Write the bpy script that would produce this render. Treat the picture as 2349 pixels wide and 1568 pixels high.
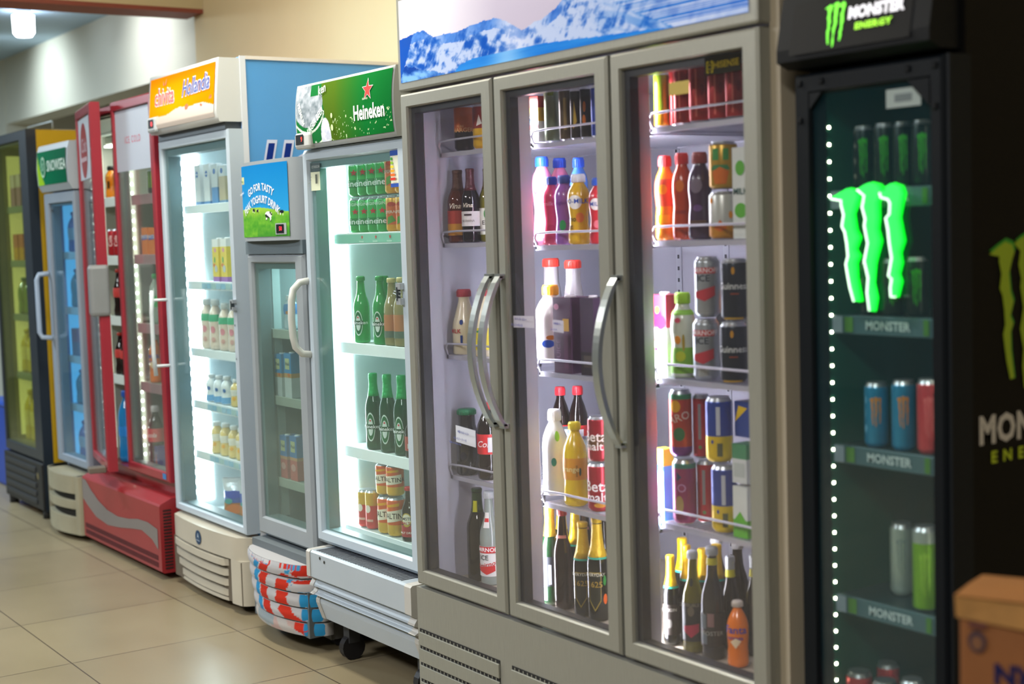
import bpy, math, random
import numpy as np
from mathutils import Matrix, Vector
for _o in list(bpy.data.objects): bpy.data.objects.remove(_o)
SC = bpy.context.scene
COL = SC.collection
PI = math.pi
rnd = random.Random(7)

# ---------------------------------------------------------------- camera, light, exposure
def make_camera():
    yaw, p, r = .971885911, .0757739735, .0309816627
    f = Vector((-math.sin(yaw)*math.cos(p), math.cos(yaw)*math.cos(p), -math.sin(p)))
    rt = Vector((math.cos(yaw), math.sin(yaw), 0))
    dn = f.cross(rt)
    rr = rt*math.cos(r) + dn*math.sin(r)
    up = -(dn*math.cos(r) - rt*math.sin(r))
    cam = bpy.data.cameras.new('camera')
    o = bpy.data.objects.new('camera', cam); COL.objects.link(o)
    m = Matrix((( rr.x, up.x, -f.x, 0), (rr.y, up.y, -f.y, 0), (rr.z, up.z, -f.z, 1.40), (0, 0, 0, 1)))
    o.matrix_world = m
    cam.sensor_width = 36; cam.lens = 3301.35/2349*36
    cam.clip_start = .05; cam.clip_end = 60
    cam.dof.use_dof = True
    cam.dof.focus_distance = 4.35
    cam.dof.aperture_fstop = 2.5
    SC.camera = o
make_camera()
SC.view_settings.view_transform = 'Standard'; SC.view_settings.look = 'None'
SC.view_settings.gamma = 1; SC.view_settings.use_curve_mapping = False
SC.view_settings.exposure = 0.12
W = bpy.data.worlds.new('world'); SC.world = W; W.use_nodes = True
W.node_tree.nodes['Background'].inputs[0].default_value = (.75, .8, .9, 1)
W.node_tree.nodes['Background'].inputs[1].default_value = .05
def area(name, loc, rot, sx, sy, power, col=(1, 1, 1), spread=PI):
    l = bpy.data.lights.new(name, 'AREA'); l.shape = 'RECTANGLE'; l.size = sx; l.size_y = sy
    l.energy = power; l.color = col; l.spread = spread
    o = bpy.data.objects.new(name, l); COL.objects.link(o); o.location = loc; o.rotation_euler = rot
    return o
# unseen area lamps at ceiling height, added to light the fridges, wall and aisle
area('unseen_ceiling_light', (-4.2, -1.5, 3.05), (0, 0, 0), 1.3, .6, 150, (.97, .97, 1.0))
area('unseen_ceiling_light', (-.3, -.5, 3.05), (0, 0, 0), 1.3, .6, 95, (1.0, .96, .90))  # added to light the right-hand sides of the fridges
area('unseen_ceiling_light', (-7.0, -1.2, 3.05), (0, 0, 0), 1.3, .6, 90, (.97, .97, 1.0))
area('unseen_ceiling_light', (-4.6, 1.6, 3.07), (0, 0, 0), 1.8, .25, 75, (1.0, .95, .82))  # added close to the back wall to brighten it
area('unseen_ceiling_light', (-9.3, .4, 2.76), (0, 0, 0), 1.2, .3, 190, (.74, .90, 1.0))
def spot(loc, power, size, col, tgt):
    l = bpy.data.lights.new('ceiling_spot', 'SPOT'); l.energy = power; l.spot_size = size; l.spot_blend = .9
    l.color = col; l.shadow_soft_size = .12
    o = bpy.data.objects.new('ceiling_spot', l); COL.objects.link(o); o.location = loc
    o.rotation_euler = (Vector(tgt)-Vector(loc)).to_track_quat('-Z', 'Y').to_euler()
spot((-7.85, 2.40, 2.74), 45, 1.9, (.95, .98, 1), (-7.85, 3.0, 2.45))
spot((-9.75, 2.40, 2.74), 45, 1.9, (.85, .97, 1), (-9.75, 3.0, 2.4))

# ---------------------------------------------------------------- materials
def lin(c):
    if isinstance(c, str):
        c = c.lstrip('#'); c = [int(c[i:i+2], 16)/255 for i in (0, 2, 4)]
    return tuple(x/12.92 if x <= .04045 else ((x+.055)/1.055)**2.4 for x in c[:3])
_M = {}
def M(col, rough=.5, metal=0., emis=0., tex=0., scale=8., coat=0., kind='', bump=0.):
    key = (str(col), rough, metal, emis, tex, scale, coat, kind, bump)
    if key in _M: return _M[key]
    m = bpy.data.materials.new('material'); m.use_nodes = True
    nt = m.node_tree; b = nt.nodes['Principled BSDF']; L = nt.links
    c = lin(col) if col is not None else (1, 1, 1)
    b.inputs['Base Color'].default_value = (*c, 1)
    b.inputs['Roughness'].default_value = rough
    b.inputs['Metallic'].default_value = metal
    b.inputs['Coat Weight'].default_value = coat
    if emis:
        b.inputs['Emission Color'].default_value = (*c, 1); b.inputs['Emission Strength'].default_value = emis
    if tex or bump:
        tc = nt.nodes.new('ShaderNodeTexCoord'); n = nt.nodes.new('ShaderNodeTexNoise')
        n.inputs['Scale'].default_value = scale; n.inputs['Detail'].default_value = 5
        L.new(tc.outputs['Object'], n.inputs['Vector'])
        if kind == 'brush':
            mp = nt.nodes.new('ShaderNodeMapping'); mp.inputs['Scale'].default_value = (14, 14, .6)
            L.new(tc.outputs['Object'], mp.inputs['Vector']); L.new(mp.outputs[0], n.inputs['Vector'])
        if tex:
            r = nt.nodes.new('ShaderNodeMapRange'); r.inputs[1].default_value = .3; r.inputs[2].default_value = .7
            r.inputs[3].default_value = 1-tex; r.inputs[4].default_value = 1+tex*.6
            L.new(n.outputs[0], r.inputs[0])
            mx = nt.nodes.new('ShaderNodeMix'); mx.data_type = 'RGBA'; mx.blend_type = 'MULTIPLY'
            mx.inputs[0].default_value = 1; mx.inputs[6].default_value = (*c, 1)
            cc = nt.nodes.new('ShaderNodeCombineColor')
            for i in range(3): L.new(r.outputs[0], cc.inputs[i])
            L.new(cc.outputs[0], mx.inputs[7]); L.new(mx.outputs[2], b.inputs['Base Color'])
        if bump:
            bp = nt.nodes.new('ShaderNodeBump'); bp.inputs['Strength'].default_value = bump
            bp.inputs['Distance'].default_value = .01
            L.new(n.outputs[0], bp.inputs['Height']); L.new(bp.outputs[0], b.inputs['Normal'])
    if kind == 'matte': b.inputs['Specular IOR Level'].default_value = .12
    if kind == 'clear':      # coloured see-through bottle wall
        tr = nt.nodes.new('ShaderNodeBsdfTransparent'); tr.inputs[0].default_value = (*[x**.5 for x in c], 1)
        mxs = nt.nodes.new('ShaderNodeMixShader'); mxs.inputs[0].default_value = .62
        out = nt.nodes['Material Output']
        L.new(tr.outputs[0], mxs.inputs[1]); L.new(b.outputs[0], mxs.inputs[2]); L.new(mxs.outputs[0], out.inputs[0])
    _M[key] = m; return m
def glass_mat(tint=(1, 1, 1), haze=0., hcol='#cfe0e4'):
    key = ('glass', tint, haze, hcol)
    if key in _M: return _M[key]
    m = bpy.data.materials.new('door_glass'); m.use_nodes = True; nt = m.node_tree; L = nt.links
    nt.nodes.remove(nt.nodes['Principled BSDF']); out = nt.nodes['Material Output']
    tr = nt.nodes.new('ShaderNodeBsdfTransparent'); tr.inputs[0].default_value = (*tint, 1)
    gl = nt.nodes.new('ShaderNodeBsdfGlossy'); gl.inputs['Roughness'].default_value = .02
    fr = nt.nodes.new('ShaderNodeFresnel'); ge = nt.nodes.new('ShaderNodeNewGeometry'); ir = nt.nodes.new('ShaderNodeMapRange')
    ir.inputs[3].default_value = 1.42; ir.inputs[4].default_value = 1/1.42
    L.new(ge.outputs['Backfacing'], ir.inputs[0]); L.new(ir.outputs[0], fr.inputs[0])
    mx = nt.nodes.new('ShaderNodeMixShader')
    L.new(fr.outputs[0], mx.inputs[0]); L.new(gl.outputs[0], mx.inputs[2])
    if haze:  # diffuse veil mixed into the glass, standing in for hazy reflections
        df = nt.nodes.new('ShaderNodeBsdfDiffuse'); df.inputs[0].default_value = (*lin(hcol), 1)
        m2 = nt.nodes.new('ShaderNodeMixShader')
        n = nt.nodes.new('ShaderNodeTexNoise'); n.inputs['Scale'].default_value = 3
        r = nt.nodes.new('ShaderNodeMapRange'); r.inputs[3].default_value = haze*.4; r.inputs[4].default_value = haze*1.6
        L.new(n.outputs[0], r.inputs[0]); L.new(r.outputs[0], m2.inputs[0])
        L.new(tr.outputs[0], m2.inputs[1]); L.new(df.outputs[0], m2.inputs[2]); L.new(m2.outputs[0], mx.inputs[1])
    else: L.new(tr.outputs[0], mx.inputs[1])
    L.new(mx.outputs[0], out.inputs[0]); _M[key] = m; return m
def print_mat(emis=0., rough=.35):
    key = ('print', emis, rough)
    if key in _M: return _M[key]
    m = bpy.data.materials.new('printed_sheet'); m.use_nodes = True; nt = m.node_tree; b = nt.nodes['Principled BSDF']
    a = nt.nodes.new('ShaderNodeAttribute'); a.attribute_name = 'Col'
    nt.links.new(a.outputs['Color'], b.inputs['Base Color']); b.inputs['Roughness'].default_value = rough; b.inputs['Specular IOR Level'].default_value = .02
    if emis:
        nt.links.new(a.outputs['Color'], b.inputs['Emission Color']); b.inputs['Emission Strength'].default_value = emis
    _M[key] = m; return m
def floor_mat():
    m = bpy.data.materials.new('floor_tiles'); m.use_nodes = True; nt = m.node_tree; L = nt.links; b = nt.nodes['Principled BSDF']
    tc = nt.nodes.new('ShaderNodeTexCoord'); mp = nt.nodes.new('ShaderNodeMapping')
    mp.inputs['Location'].default_value = (4.175, -2.03+.6, 0)
    L.new(tc.outputs['Object'], mp.inputs[0])
    br = nt.nodes.new('ShaderNodeTexBrick'); br.offset = 0; br.inputs['Scale'].default_value = 1
    br.inputs['Brick Width'].default_value = .61; br.inputs['Row Height'].default_value = .6
    br.inputs['Mortar Size'].default_value = .0028; br.inputs['Mortar Smooth'].default_value = .3
    br.inputs['Color1'].default_value = (*lin('#877c63'), 1); br.inputs['Color2'].default_value = (*lin('#81765f'), 1)
    br.inputs['Mortar'].default_value = (*lin('#4a4034'), 1)
    L.new(mp.outputs[0], br.inputs['Vector'])
    n = nt.nodes.new('ShaderNodeTexNoise'); n.inputs['Scale'].default_value = 1.6; n.inputs['Detail'].default_value = 8
    L.new(tc.outputs['Object'], n.inputs['Vector'])
    r = nt.nodes.new('ShaderNodeMapRange'); r.inputs[1].default_value = .3; r.inputs[2].default_value = .7
    r.inputs[3].default_value = .86; r.inputs[4].default_value = 1.08; L.new(n.outputs[0], r.inputs[0])
    cc = nt.nodes.new('ShaderNodeCombineColor')
    for i in range(3): L.new(r.outputs[0], cc.inputs[i])
    mx = nt.nodes.new('ShaderNodeMix'); mx.data_type = 'RGBA'; mx.blend_type = 'MULTIPLY'; mx.inputs[0].default_value = 1
    L.new(br.outputs[0], mx.inputs[6]); L.new(cc.outputs[0], mx.inputs[7]); L.new(mx.outputs[2], b.inputs['Base Color'])
    r2 = nt.nodes.new('ShaderNodeMapRange'); r2.inputs[3].default_value = .22; r2.inputs[4].default_value = .42
    L.new(n.outputs[0], r2.inputs[0]); L.new(r2.outputs[0], b.inputs['Roughness'])
    return m

# ---------------------------------------------------------------- mesh helpers
class MB:
    def __init__(s): s.v = []; s.f = []; s.m = []; s.mats = []; s.sm = []
    def mi(s, mat):
        if mat not in s.mats: s.mats.append(mat)
        return s.mats.index(mat)
    def add(s, vs, fs, mat, smooth=False):
        o = len(s.v); k = s.mi(mat); s.v += [tuple(v) for v in vs]
        for f in fs: s.f.append([o+i for i in f]); s.m.append(k); s.sm.append(smooth)
        return s
    def box(s, x0, x1, y0, y1, z0, z1, mat, bev=0.):
        if bev <= 0:
            vs = [(x, y, z) for x in (x0, x1) for y in (y0, y1) for z in (z0, z1)]
            fs = [(0, 1, 3, 2), (4, 6, 7, 5), (0, 4, 5, 1), (2, 3, 7, 6), (0, 2, 6, 4), (1, 5, 7, 3)]
            return s.add(vs, fs, mat)
        # rounded vertical edges + chamfered rims
        b = min(bev, (x1-x0)/2.01, (y1-y0)/2.01, (z1-z0)/2.01)
        def ring(z, ins):
            pts = []; c = b
            for (cx, cy, a0) in ((x1-c, y1-c, 0), (x0+c, y1-c, 90), (x0+c, y0+c, 180), (x1-c, y0+c, 270)):
                for k in range(4):
                    a = math.radians(a0+30*k); q = c-ins
                    pts.append((cx+q*math.cos(a), cy+q*math.sin(a), z))
            return pts
        rs = [ring(z0, b*.7), ring(z0+b*.3, b*.25), ring(z0+b, 0), ring(z1-b, 0), ring(z1-b*.3, b*.25), ring(z1, b*.7)]
        vs = sum(rs, []); n = 16; fs = []
        for r in range(5):
            for i in range(n): fs.append((r*n+i, r*n+(i+1) % n, (r+1)*n+(i+1) % n, (r+1)*n+i))
        fs.append(tuple(range(n))[::-1]); fs.append(tuple(5*n+i for i in range(n)))
        return s.add(vs, fs, mat)
    def lathe(s, prof, mats, seg=20, cx=0, cy=0, cz=0, a0=0, a1=2*PI, caps=True):
        full = abs(a1-a0-2*PI) < 1e-6; n = seg if full else seg+1; o = len(s.v)
        for r, z in prof:
            for i in range(n):
                a = a0+(a1-a0)*i/seg; s.v.append((cx+r*math.cos(a), cy+r*math.sin(a), cz+z))
        for k in range(len(prof)-1):
            mat = mats(.5*(prof[k][1]+prof[k+1][1])) if callable(mats) else mats; q = s.mi(mat)
            for i in range(seg):
                j = (i+1) % n if full else i+1
                s.f.append([o+k*n+i, o+k*n+j, o+(k+1)*n+j, o+(k+1)*n+i]); s.m.append(q); s.sm.append(True)
        if caps and full:
            q = s.mi(mats(prof[0][1]) if callable(mats) else mats)
            s.f.append([o+i for i in range(n)][::-1]); s.m.append(q); s.sm.append(False)
            q = s.mi(mats(prof[-1][1]) if callable(mats) else mats)
            s.f.append([o+(len(prof)-1)*n+i for i in range(n)]); s.m.append(q); s.sm.append(False)
        return s
    def tube(s, pts, r, mat, seg=8, ry=None, close=False):
        pts = [Vector(p) for p in pts]; n = len(pts); o = len(s.v); q = s.mi(mat); ry = ry or r
        up = None
        for i, p in enumerate(pts):
            d = (pts[min(i+1, n-1)]-pts[max(i-1, 0)]).normalized()
            if up is None:
                up = Vector((0, 0, 1)) if abs(d.z) < .9 else Vector((1, 0, 0))
            a = d.cross(up).normalized(); b = a.cross(d).normalized(); up = b
            for k in range(seg):
                t = 2*PI*k/seg; s.v.append(tuple(p+a*(r*math.cos(t))+b*(ry*math.sin(t))))
        for i in range(n-1):
            for k in range(seg):
                k2 = (k+1) % seg
                s.f.append([o+i*seg+k, o+i*seg+k2, o+(i+1)*seg+k2, o+(i+1)*seg+k]); s.m.append(q); s.sm.append(True)
        s.f.append([o+k for k in range(seg)][::-1]); s.m.append(q); s.sm.append(False)
        s.f.append([o+(n-1)*seg+k for k in range(seg)]); s.m.append(q); s.sm.append(False)
        return s
    def extrude_x(s, prof, x0, x1, mat, smooth=False):   # prof: closed (y,z) loop
        n = len(prof); vs = [(x0, y, z) for y, z in prof]+[(x1, y, z) for y, z in prof]
        fs = [(i, (i+1) % n, n+(i+1) % n, n+i) for i in range(n)]
        s.add(vs, fs, mat, smooth); o = len(s.v)-2*n; q = s.mi(mat)
        s.f.append([o+i for i in range(n)][::-1]); s.m.append(q); s.sm.append(False)
        s.f.append([o+n+i for i in range(n)]); s.m.append(q); s.sm.append(False)
        return s
    def mesh(s, name):
        me = bpy.data.meshes.new(name); me.from_pydata(s.v, [], s.f)
        for m in s.mats: me.materials.append(m)
        me.polygons.foreach_set('material_index', s.m); me.polygons.foreach_set('use_smooth', s.sm)
        me.validate(); me.update(); return me
    def obj(s, name, parent=None, label=None):
        return link(name, s.mesh(name), parent, label)
def link(name, me, parent=None, label=None):
    o = bpy.data.objects.new(name, me); COL.objects.link(o)
    if parent is not None: o.parent = parent
    if label: o['label'] = label
    return o
def thing(name, label, cat, loc=(0, 0, 0), rz=0., group=None):
    o = bpy.data.objects.new(name, None); o.empty_display_size = .05; COL.objects.link(o)
    o.location = loc; o.rotation_euler = (0, 0, rz); o['label'] = label; o['category'] = cat
    if group: o['group'] = group
    return o
def tag(o, label, cat, group=None):
    o['label'] = label; o['category'] = cat
    if group: o['group'] = group
    return o
def struct(name, mb):
    o = mb.obj(name); o['kind'] = 'structure'; return o

# flat graphics ------------------------------------------------------
_TX = {}
def text2d(t, size, shear=0., off=0., space=1.):
    key = (t, round(size, 5), shear, round(off, 5), space)
    if key in _TX: return _TX[key]
    c = bpy.data.curves.new('lettering', 'FONT'); c.body = t; c.size = size; c.shear = shear; c.offset = off
    c.space_character = space
    c.align_x = 'CENTER'; c.align_y = 'CENTER'; c.resolution_u = 2; c.fill_mode = 'FRONT'
    o = bpy.data.objects.new('lettering', c); me = bpy.data.meshes.new_from_object(o)
    me.calc_loop_triangles()
    vs = [(v.co.x, v.co.y) for v in me.vertices]; tr = [tuple(l.vertices) for l in me.loop_triangles]
    bpy.data.objects.remove(o); bpy.data.curves.remove(c); bpy.data.meshes.remove(me)
    tris = [(vs[a], vs[b], vs[d]) for a, b, d in tr]
    _TX[key] = tris; return tris
def poly2d(pts):
    from mathutils.geometry import tessellate_polygon
    t = tessellate_polygon([[Vector((p[0], p[1], 0)) for p in pts]])
    return [(pts[a], pts[b], pts[c]) for a, b, c in t]
def ell(cx, cy, rx, ry, n=24): return [(cx+rx*math.cos(2*PI*i/n), cy+ry*math.sin(2*PI*i/n)) for i in range(n)]
def star(cx, cy, r, k=.4):
    return [(cx+(r if i % 2 == 0 else r*k)*math.sin(PI*i/5), cy+(r if i % 2 == 0 else r*k)*math.cos(PI*i/5)) for i in range(10)]
CL = [[(80, 230), (180, 170), (260, 130), (340, 158), (362, 222), (330, 300), (300, 400), (318, 560), (350, 640), (312, 760), (345, 825), (315, 900), (320, 1050), (355, 1290), (310, 1300), (270, 1150), (245, 1000), (232, 910), (255, 830), (245, 700), (225, 580), (195, 520), (215, 400), (190, 300), (190, 250), (150, 245)],
      [(360, 150), (430, 108), (490, 85), (560, 112), (605, 185), (548, 290), (550, 450), (540, 560), (565, 680), (515, 900), (500, 1100), (525, 1250), (505, 1390), (470, 1390), (450, 1200), (462, 1050), (425, 880), (462, 700), (430, 520), (440, 450), (410, 330), (432, 215)],
      [(590, 190), (660, 165), (645, 140), (710, 105), (780, 140), (802, 220), (780, 320), (760, 450), (775, 560), (792, 680), (760, 800), (772, 900), (748, 1010), (768, 1080), (735, 1240), (690, 1240), (685, 1150), (700, 1060), (668, 1030), (702, 850), (680, 700), (668, 560), (648, 450), (684, 410), (690, 300), (670, 262), (600, 240)]]
def claw2d(cx, cz, w, h, st=(0, 1, 2)):
    out = []
    for k in st:
        out += poly2d([(cx+((x-440)/725)*w, cz+((740-y)/1310)*h) for x, y in CL[k]])
    return out
def split(tris, L):
    out = []; st = list(tris)
    while st:
        a, b, c = st.pop()
        e = [math.dist(a, b), math.dist(b, c), math.dist(c, a)]; k = e.index(max(e))
        if e[k] <= L: out.append((a, b, c)); continue
        if k == 1: a, b, c = b, c, a
        elif k == 2: a, b, c = c, a, b
        m = ((a[0]+b[0])/2, (a[1]+b[1])/2); st += [(a, m, c), (m, b, c)]
    return out
def shapes2d(sh):
    k = sh[0]
    if k == 't': # text x z size col [shear off rot space]
        _, t, x, z, s, col = sh[:6]; ex = sh[6] if len(sh) > 6 else {}
        tr = text2d(t, s, ex.get('shear', 0), ex.get('off', s*.012), ex.get('space', 1)); a = ex.get('rot', 0); sx = ex.get('sx', 1)
        ca, sa = math.cos(a), math.sin(a)
        if 'arc' in ex:   # bend along an arc of this radius
            R = ex['arc']
            f = lambda p: (x+(R+p[1])*math.sin(p[0]*sx/R), z-R+(R+p[1])*math.cos(p[0]*sx/R))
            tr = split(tr, s*.3)
        else: f = lambda p: (x+p[0]*sx*ca-p[1]*sa, z+p[0]*sx*sa+p[1]*ca)
        return [tuple(f(p) for p in q) for q in tr], col
    if k == 's': return poly2d(star(sh[1], sh[2], sh[3])), sh[4]
    if k == 'e': return poly2d(ell(*sh[1:5])), sh[5]
    if k == 'r':
        x0, z0, x1, z1, col = sh[1:6]; return [((x0, z0), (x1, z0), (x1, z1)), ((x0, z0), (x1, z1), (x0, z1))], col
    if k == 'p': return poly2d(sh[1]), sh[2]
    if k == 'c': return claw2d(*sh[1:5], *(sh[6:7])), sh[5]
def decal(name, shapes, fmap, parent, L=None, rough=.4, emis=0., thick=0.):
    mb = MB(); lay = 0
    for sh in shapes:
        tr, col = shapes2d(sh); lay += 1
        if L: tr = split(tr, L)
        mat = col if not isinstance(col, str) else M(col, rough, 0, emis, kind='matte')
        vs = []; fs = []
        for t in tr:
            o = len(vs); vs += [fmap(p[0], p[1], lay) for p in t]; fs.append((o, o+1, o+2))
        mb.add(vs, fs, mat)
    return mb.obj(name, parent)
def on_front(x0, z0, y):      # flat face looking to -Y
    return lambda x, z, l: (x0+x, y-.0006*l-.0004, z0+z)
def on_right(xp, y0, z0):     # flat face looking to +X
    return lambda x, z, l: (xp+.0006*l+.0004, y0+x, z0+z)
def around(R, th, z0=0):      # wrapped on an upright cylinder
    return lambda x, z, l: ((R+.0003*l+.0003)*math.cos(th+x/R), (R+.0003*l+.0003)*math.sin(th+x/R), z0+z)
def grid_print(name, x0, x1, z0, z1, nx, nz, fn, parent, yf=None, emis=0., rough=.35, label=None, post=None):
    u = np.linspace(0, 1, nx); v = np.linspace(0, 1, nz); U, V = np.meshgrid(u, v)
    C = np.clip(fn(U, V), 0, 1); C = np.where(C <= .04045, C/12.92, ((C+.055)/1.055)**2.4)
    vs = []
    for j in range(nz):
        for i in range(nx):
            x = x0+(x1-x0)*u[i]; z = z0+(z1-z0)*v[j]; y = yf(u[i], v[j]) if yf else 0
            vs.append((x, y, z) if post is None else post(x, y, z, u[i], v[j]))
    fs = [(j*nx+i, j*nx+i+1, (j+1)*nx+i+1, (j+1)*nx+i) for j in range(nz-1) for i in range(nx-1)]
    me = bpy.data.meshes.new(name); me.from_pydata(vs, [], fs); me.materials.append(print_mat(emis, rough))
    me.polygons.foreach_set('use_smooth', [True]*len(fs))
    a = me.color_attributes.new('Col', 'FLOAT_COLOR', 'POINT')
    arr = np.ones((nx*nz, 4), dtype=np.float32); arr[:, :3] = C.reshape(-1, 3); a.data.foreach_set('color', arr.ravel())
    me.update(); return link(name, me, parent, label)
def vnoise(U, V, fx, fy, seed=0, oct=4, ridge=False):
    out = np.zeros_like(U, dtype=float); amp = 1.; tot = 0
    for o in range(oct):
        rs = np.random.RandomState(seed+o*13); g = rs.rand(int(fy)+3, int(fx)+3)
        x = U*fx; y = V*fy; xi = np.clip(np.floor(x).astype(int), 0, int(fx)+1); yi = np.clip(np.floor(y).astype(int), 0, int(fy)+1)
        xf = x-xi; yf = y-yi; xf = xf*xf*(3-2*xf); yf = yf*yf*(3-2*yf)
        n = (g[yi, xi]*(1-xf)+g[yi, xi+1]*xf)*(1-yf)+(g[yi+1, xi]*(1-xf)+g[yi+1, xi+1]*xf)*yf
        if ridge: n = 1-abs(2*n-1)
        out += amp*n; tot += amp; amp *= .55; fx *= 2.03; fy *= 2.03
    return out/tot
def rgb(h): h = h.lstrip('#'); return np.array([int(h[i:i+2], 16)/255 for i in (0, 2, 4)])
def mixc(a, b, t): t = np.clip(t, 0, 1)[..., None]; return a*(1-t)+b*t
# ---------------------------------------------------------------- drinks
TH = math.radians(-55)
PROF = {
 'long': [(.8, 0), (.97, .012), (1, .04), (1, .53), (.96, .58), (.84, .64), (.66, .70), (.54, .76), (.48, .84), (.44, .93), (.49, .935), (.49, .955)],
 'wine': [(.8, 0), (.97, .012), (1, .04), (.99, .56), (.92, .63), (.70, .70), (.50, .76), (.44, .84), (.42, .95), (.47, .955), (.47, .97)],
 'smir': [(.85, 0), (1, .02), (1, .50), (.93, .58), (.70, .66), (.48, .74), (.43, .85), (.40, .93), (.46, .935), (.46, .95)],
 'coke': [(.8, 0), (.95, .02), (1, .12), (.86, .24), (.9, .34), (1, .48), (.97, .58), (.72, .70), (.5, .80), (.42, .90), (.45, .93)],
 'pet': [(.75, 0), (.96, .02), (1, .07), (.97, .22), (.93, .30), (.97, .38), (1, .48), (1, .62), (.9, .71), (.66, .80), (.42, .87), (.38, .90), (.46, .905), (.46, .915)],
 'curvy': [(.8, 0), (.97, .02), (1, .08), (.96, .18), (.86, .30), (.84, .38), (.92, .48), (1, .60), (1, .70), (.88, .78), (.64, .84), (.52, .87), (.52, .90)],
 'juice': [(.8, 0), (.98, .03), (1, .1), (.97, .28), (.88, .38), (.92, .46), (1, .56), (.98, .66), (.84, .76), (.6, .82), (.5, .86), (.5, .89)],
 'milk': [(.9, 0), (1, .02), (1, .42), (.93, .50), (.66, .68), (.48, .80), (.44, .86), (.48, .88), (.48, .9)],
 'jar': [(.85, 0), (1, .03), (1, .62), (.9, .70), (.78, .76), (.74, .90), (.76, .93)],
 'jug': [(.85, 0), (1, .03), (1, .58), (.92, .68), (.7, .78), (.44, .85), (.42, .89)],
 'can': [(.70, 0), (.78, .012), (.97, .06), (1, .085), (1, .90), (.97, .925), (.82, .965), (.80, .985), (.84, .99)],
}
CAPZ = {'long': .93, 'wine': .95, 'smir': .925, 'coke': .925, 'pet': .91, 'curvy': .88, 'juice': .87, 'milk': .885, 'jar': .915, 'jug': .87}
CAPR = {'long': .52, 'wine': .47, 'smir': .50, 'coke': .5, 'pet': .5, 'curvy': .62, 'juice': .6, 'milk': .56, 'jar': .84, 'jug': .5}
def prad(sh, z):
    P = PROF[sh]
    for (r0, a), (r1, b) in zip(P, P[1:]):
        if a <= z <= b: return r0+(r1-r0)*(z-a)/(b-a+1e-9)
    return P[-1][0]
GL = dict(rough=.08, coat=.6)
def gm(c, clear=True): return M(c, .07, coat=.5, kind='clear' if clear else '')
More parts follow.
